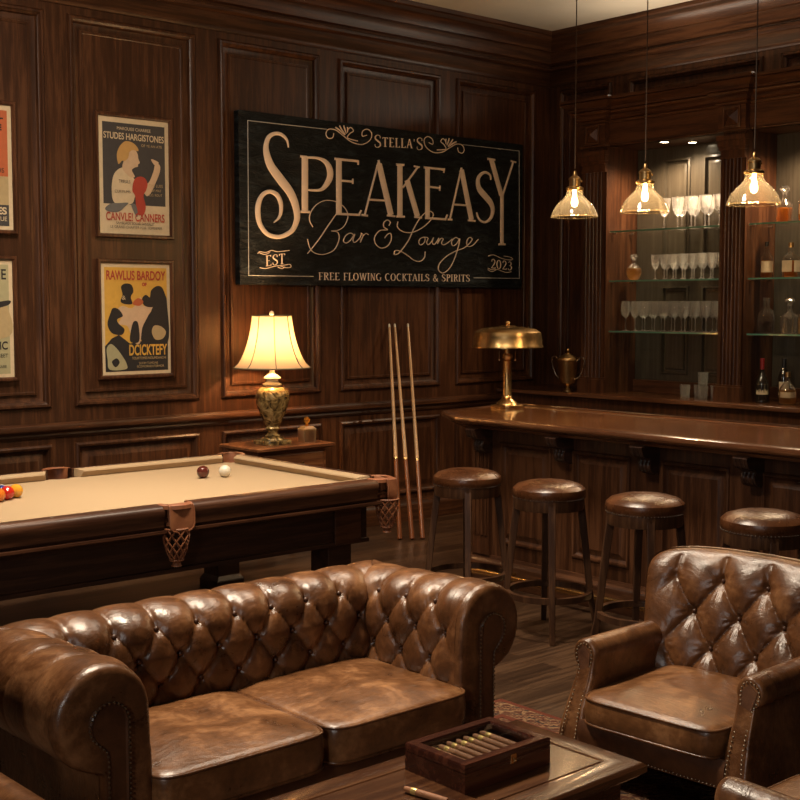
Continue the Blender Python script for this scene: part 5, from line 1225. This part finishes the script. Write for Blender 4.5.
# ---------------------------------------------------------------- coffee table
CX0, CX1, CY0, CY1, CZ = 1.45, 2.81, 2.13, 2.64, .45
t = thing('coffee_table', ((CX0+CX1)/2, (CY0+CY1)/2, 0), 'dark wooden coffee table with inset panel top in front of the sofa', 'table')
RC = lambda i, z: [(CX0+i, CY0+i, z), (CX1-i, CY0+i, z), (CX1-i, CY1-i, z), (CX0+i, CY1-i, z)]
MB().rings([RC(i, z) for i, z in ((.05, CZ-.045), (.02, CZ-.044), (.012, CZ-.036), (.0, CZ-.028), (0, CZ-.010), (.006, CZ-.004), (.012, CZ), (.085, CZ), (.087, CZ-.003), (.092, CZ-.003), (.094, CZ))]).build('tabletop', M['table'], t)
MB().rings([RC(i, z) for i, z in ((.06, CZ-.13), (.055, CZ-.125), (.055, CZ-.044))]).build('apron', M['table'], t)
for x in (CX0+.09, CX1-.09):
    for y in (CY0+.09, CY1-.09):
        MB().rings([[(x-h, y-h, z), (x+h, y-h, z), (x+h, y+h, z), (x-h, y+h, z)] for h, z in ((.028, .011), (.034, .03), (.034, .05), (.026, .06), (.038, .30), (.038, .40))]).build('leg', M['table'], t, bevel=.003)
# cigar box
BX0, BX1, BY0, BY1 = 2.255, 2.592, 2.305, 2.545
bz, bh = CZ+.0005, .078
cb = thing('cigar_box', ((BX0+BX1)/2, (BY0+BY1)/2, bz), 'glossy dark red wooden cigar box with glass lid on the coffee table', 'box')
mb = MB(); w = .010
RB = lambda i, z: [(BX0+i, BY0+i, z), (BX1-i, BY0+i, z), (BX1-i, BY1-i, z), (BX0+i, BY1-i, z)]
mb.rings([RB(i, bz+z) for i, z in ((0, 0), (0, .052), (.001, .053), (.012, .053), (.012, .045))]); mb.build('body', M['cigbox'], cb)
lid = MB().rings([RB(i, bz+z) for i, z in ((.012, .054), (.001, .054), (0, .055), (0, .074), (.003, .078), (.030, .078), (.032, .075), (.032, .056))], fill=False).build('lid', M['cigbox'], cb)
MB().box(BX0+.031, BX1-.031, BY0+.031, BY1-.031, bz+.071, bz+.0735).build('glass_pane', M['boxglass'], lid)
xm = 2.44
cl = MB().box(xm-.011, xm+.011, BY0-.003, BY0, bz+.040, bz+.066).build('clasp', M['brass'], cb, bevel=.001)
MB().tube([(xm, BY0-.003, bz+.058), (xm, BY0-.008, bz+.05), (xm, BY0-.004, bz+.044)], .003, 6).build('clasp_hook', M['brass'], cl)
def cigar(a, b, lab, grp=None, z=0):
    a, b = Vector(a), Vector(b); d = (b-a); L_ = d.length
    t = thing('cigar', a, lab, 'cigar', grp); t.rotation_mode = 'QUATERNION'; t.rotation_quaternion = d.to_track_quat('Z', 'Y')
    MB().lathe([(.002, 0), (.007, .003), (.0085, .012), (.0092, .05), (.0088, L_-.004), (.0075, L_)], n=14).build('wrapper', M['cigar'], t, local=True)
    MB().lathe([(.0094, .026), (.0096, .027), (.0096, .042), (.0094, .043)], n=14).build('band', M['gold'], t, local=True)
nm = ['leftmost', 'second from the left', 'third from the left', 'fourth from the left', 'fifth from the left', 'sixth from the left', 'rightmost']
for i in range(7):
    x = 2.312+i*.0335; cigar((x, 2.505-.004*(i % 2), bz+.056), (x, 2.345, bz+.056), 'gold-banded cigar inside the box, %s of seven' % nm[i], 'cigars in the cigar box')
cigar((2.145, 2.425, CZ+.0105), (2.172, 2.285, CZ+.0105), 'single gold-banded cigar lying loose on the coffee table')

# ---------------------------------------------------------------- light
def light(kind, name, loc, e, col, size=.5, size_y=None, target=None, spot=None, blend=.5, spread=None):
    l = bpy.data.lights.new(name, kind); l.energy = e; l.color = col
    if kind == 'AREA':
        l.size = size
        if size_y: l.shape = 'RECTANGLE'; l.size_y = size_y
        if spread: l.spread = rad(spread)
    else: l.shadow_soft_size = size
    if kind == 'SPOT': l.spot_size = rad(spot or 60); l.spot_blend = blend
    o = bpy.data.objects.new(name, l); COL.objects.link(o); o.location = loc
    if target: o.rotation_euler = (Vector(target)-Vector(loc)).to_track_quat('-Z', 'Y').to_euler()
    return o
WARM = (1, .83, .63)
light('POINT', 'table_lamp_light', (LX, LY, NZ+.72), 62, (1, .58, .26), .04)
for b in (6.38, 5.11):
    light('SPOT', 'niche_spot', (7.86, b-.45, SOF-.03), 75, (1, .70, .42), .03, target=(7.90, b-.49, 0), spot=155, blend=.7)
    light('SPOT', 'niche_spot', (8.02, b-.62, SOF-.03), 18, (1, .80, .58), .03, target=(8.0, b-.62, 0), spot=150, blend=.7)
light('SPOT', 'brass_lamp_light', (6.16, 5.88, 1.0495+.47), 5, WARM, .03, target=(6.16, 5.88, 0), spot=130, blend=.6)
# unseen area lights added as if ceiling fixtures, over lounge, pool table and bar
light('AREA', 'lounge_overhead_fill', (2.2, 4.1, CE-.05), 82, WARM, .40, target=(2.5, 3.2, 0), spread=115)
light('AREA', 'pool_overhead_fill', (3.0, 5.9, CE-.05), 32, WARM, .5, target=(3.1, 5.9, 0), spread=90)
light('AREA', 'poster_wall_fill', (2.6, 5.2, CE-.06), 30, WARM, .35, target=(3.6, 7.5, 1.7), spread=95)  # added fill that brightens the posters on the left wall
light('AREA', 'bar_overhead_fill', (4.3, 4.4, CE-.05), 48, WARM, .40, target=(4.9, 4.0, 0), spread=115)
light('AREA', 'leather_glint_fill', (-2.1, .6, 2.4), 66, (1, .95, .90), .6, 1.2, target=(3, 3.6, .4))  # added area light without a window, for pale highlights on the leather
light('AREA', 'ceiling_wash_fill', (8.0, 5.3, 3.42), 17, WARM, 2.4, .2, target=(7.2, 5.3, 5))  # hidden fill added above the cornice to brighten the ceiling
w = bpy.data.worlds.new('room_ambience'); S.world = w; w.use_nodes = True
w.node_tree.nodes['Background'].inputs[0].default_value = (.02, .014, .01, 1)

# ---------------------------------------------------------------- camera
cam = bpy.data.cameras.new('camera'); co = bpy.data.objects.new('camera', cam); COL.objects.link(co); S.camera = co
cam.sensor_width = 36; cam.sensor_fit = 'HORIZONTAL'; cam.lens = 1243/800*36; cam.clip_start = .05
co.location = (0, 0, 1.75); co.rotation_euler = (PI/2-math.atan(95/1243), 0, -rad(41.3))
S.view_settings.view_transform = 'Standard'; S.view_settings.look = 'None'; S.view_settings.gamma = 1; S.view_settings.exposure = 0
S.view_settings.use_curve_mapping = False
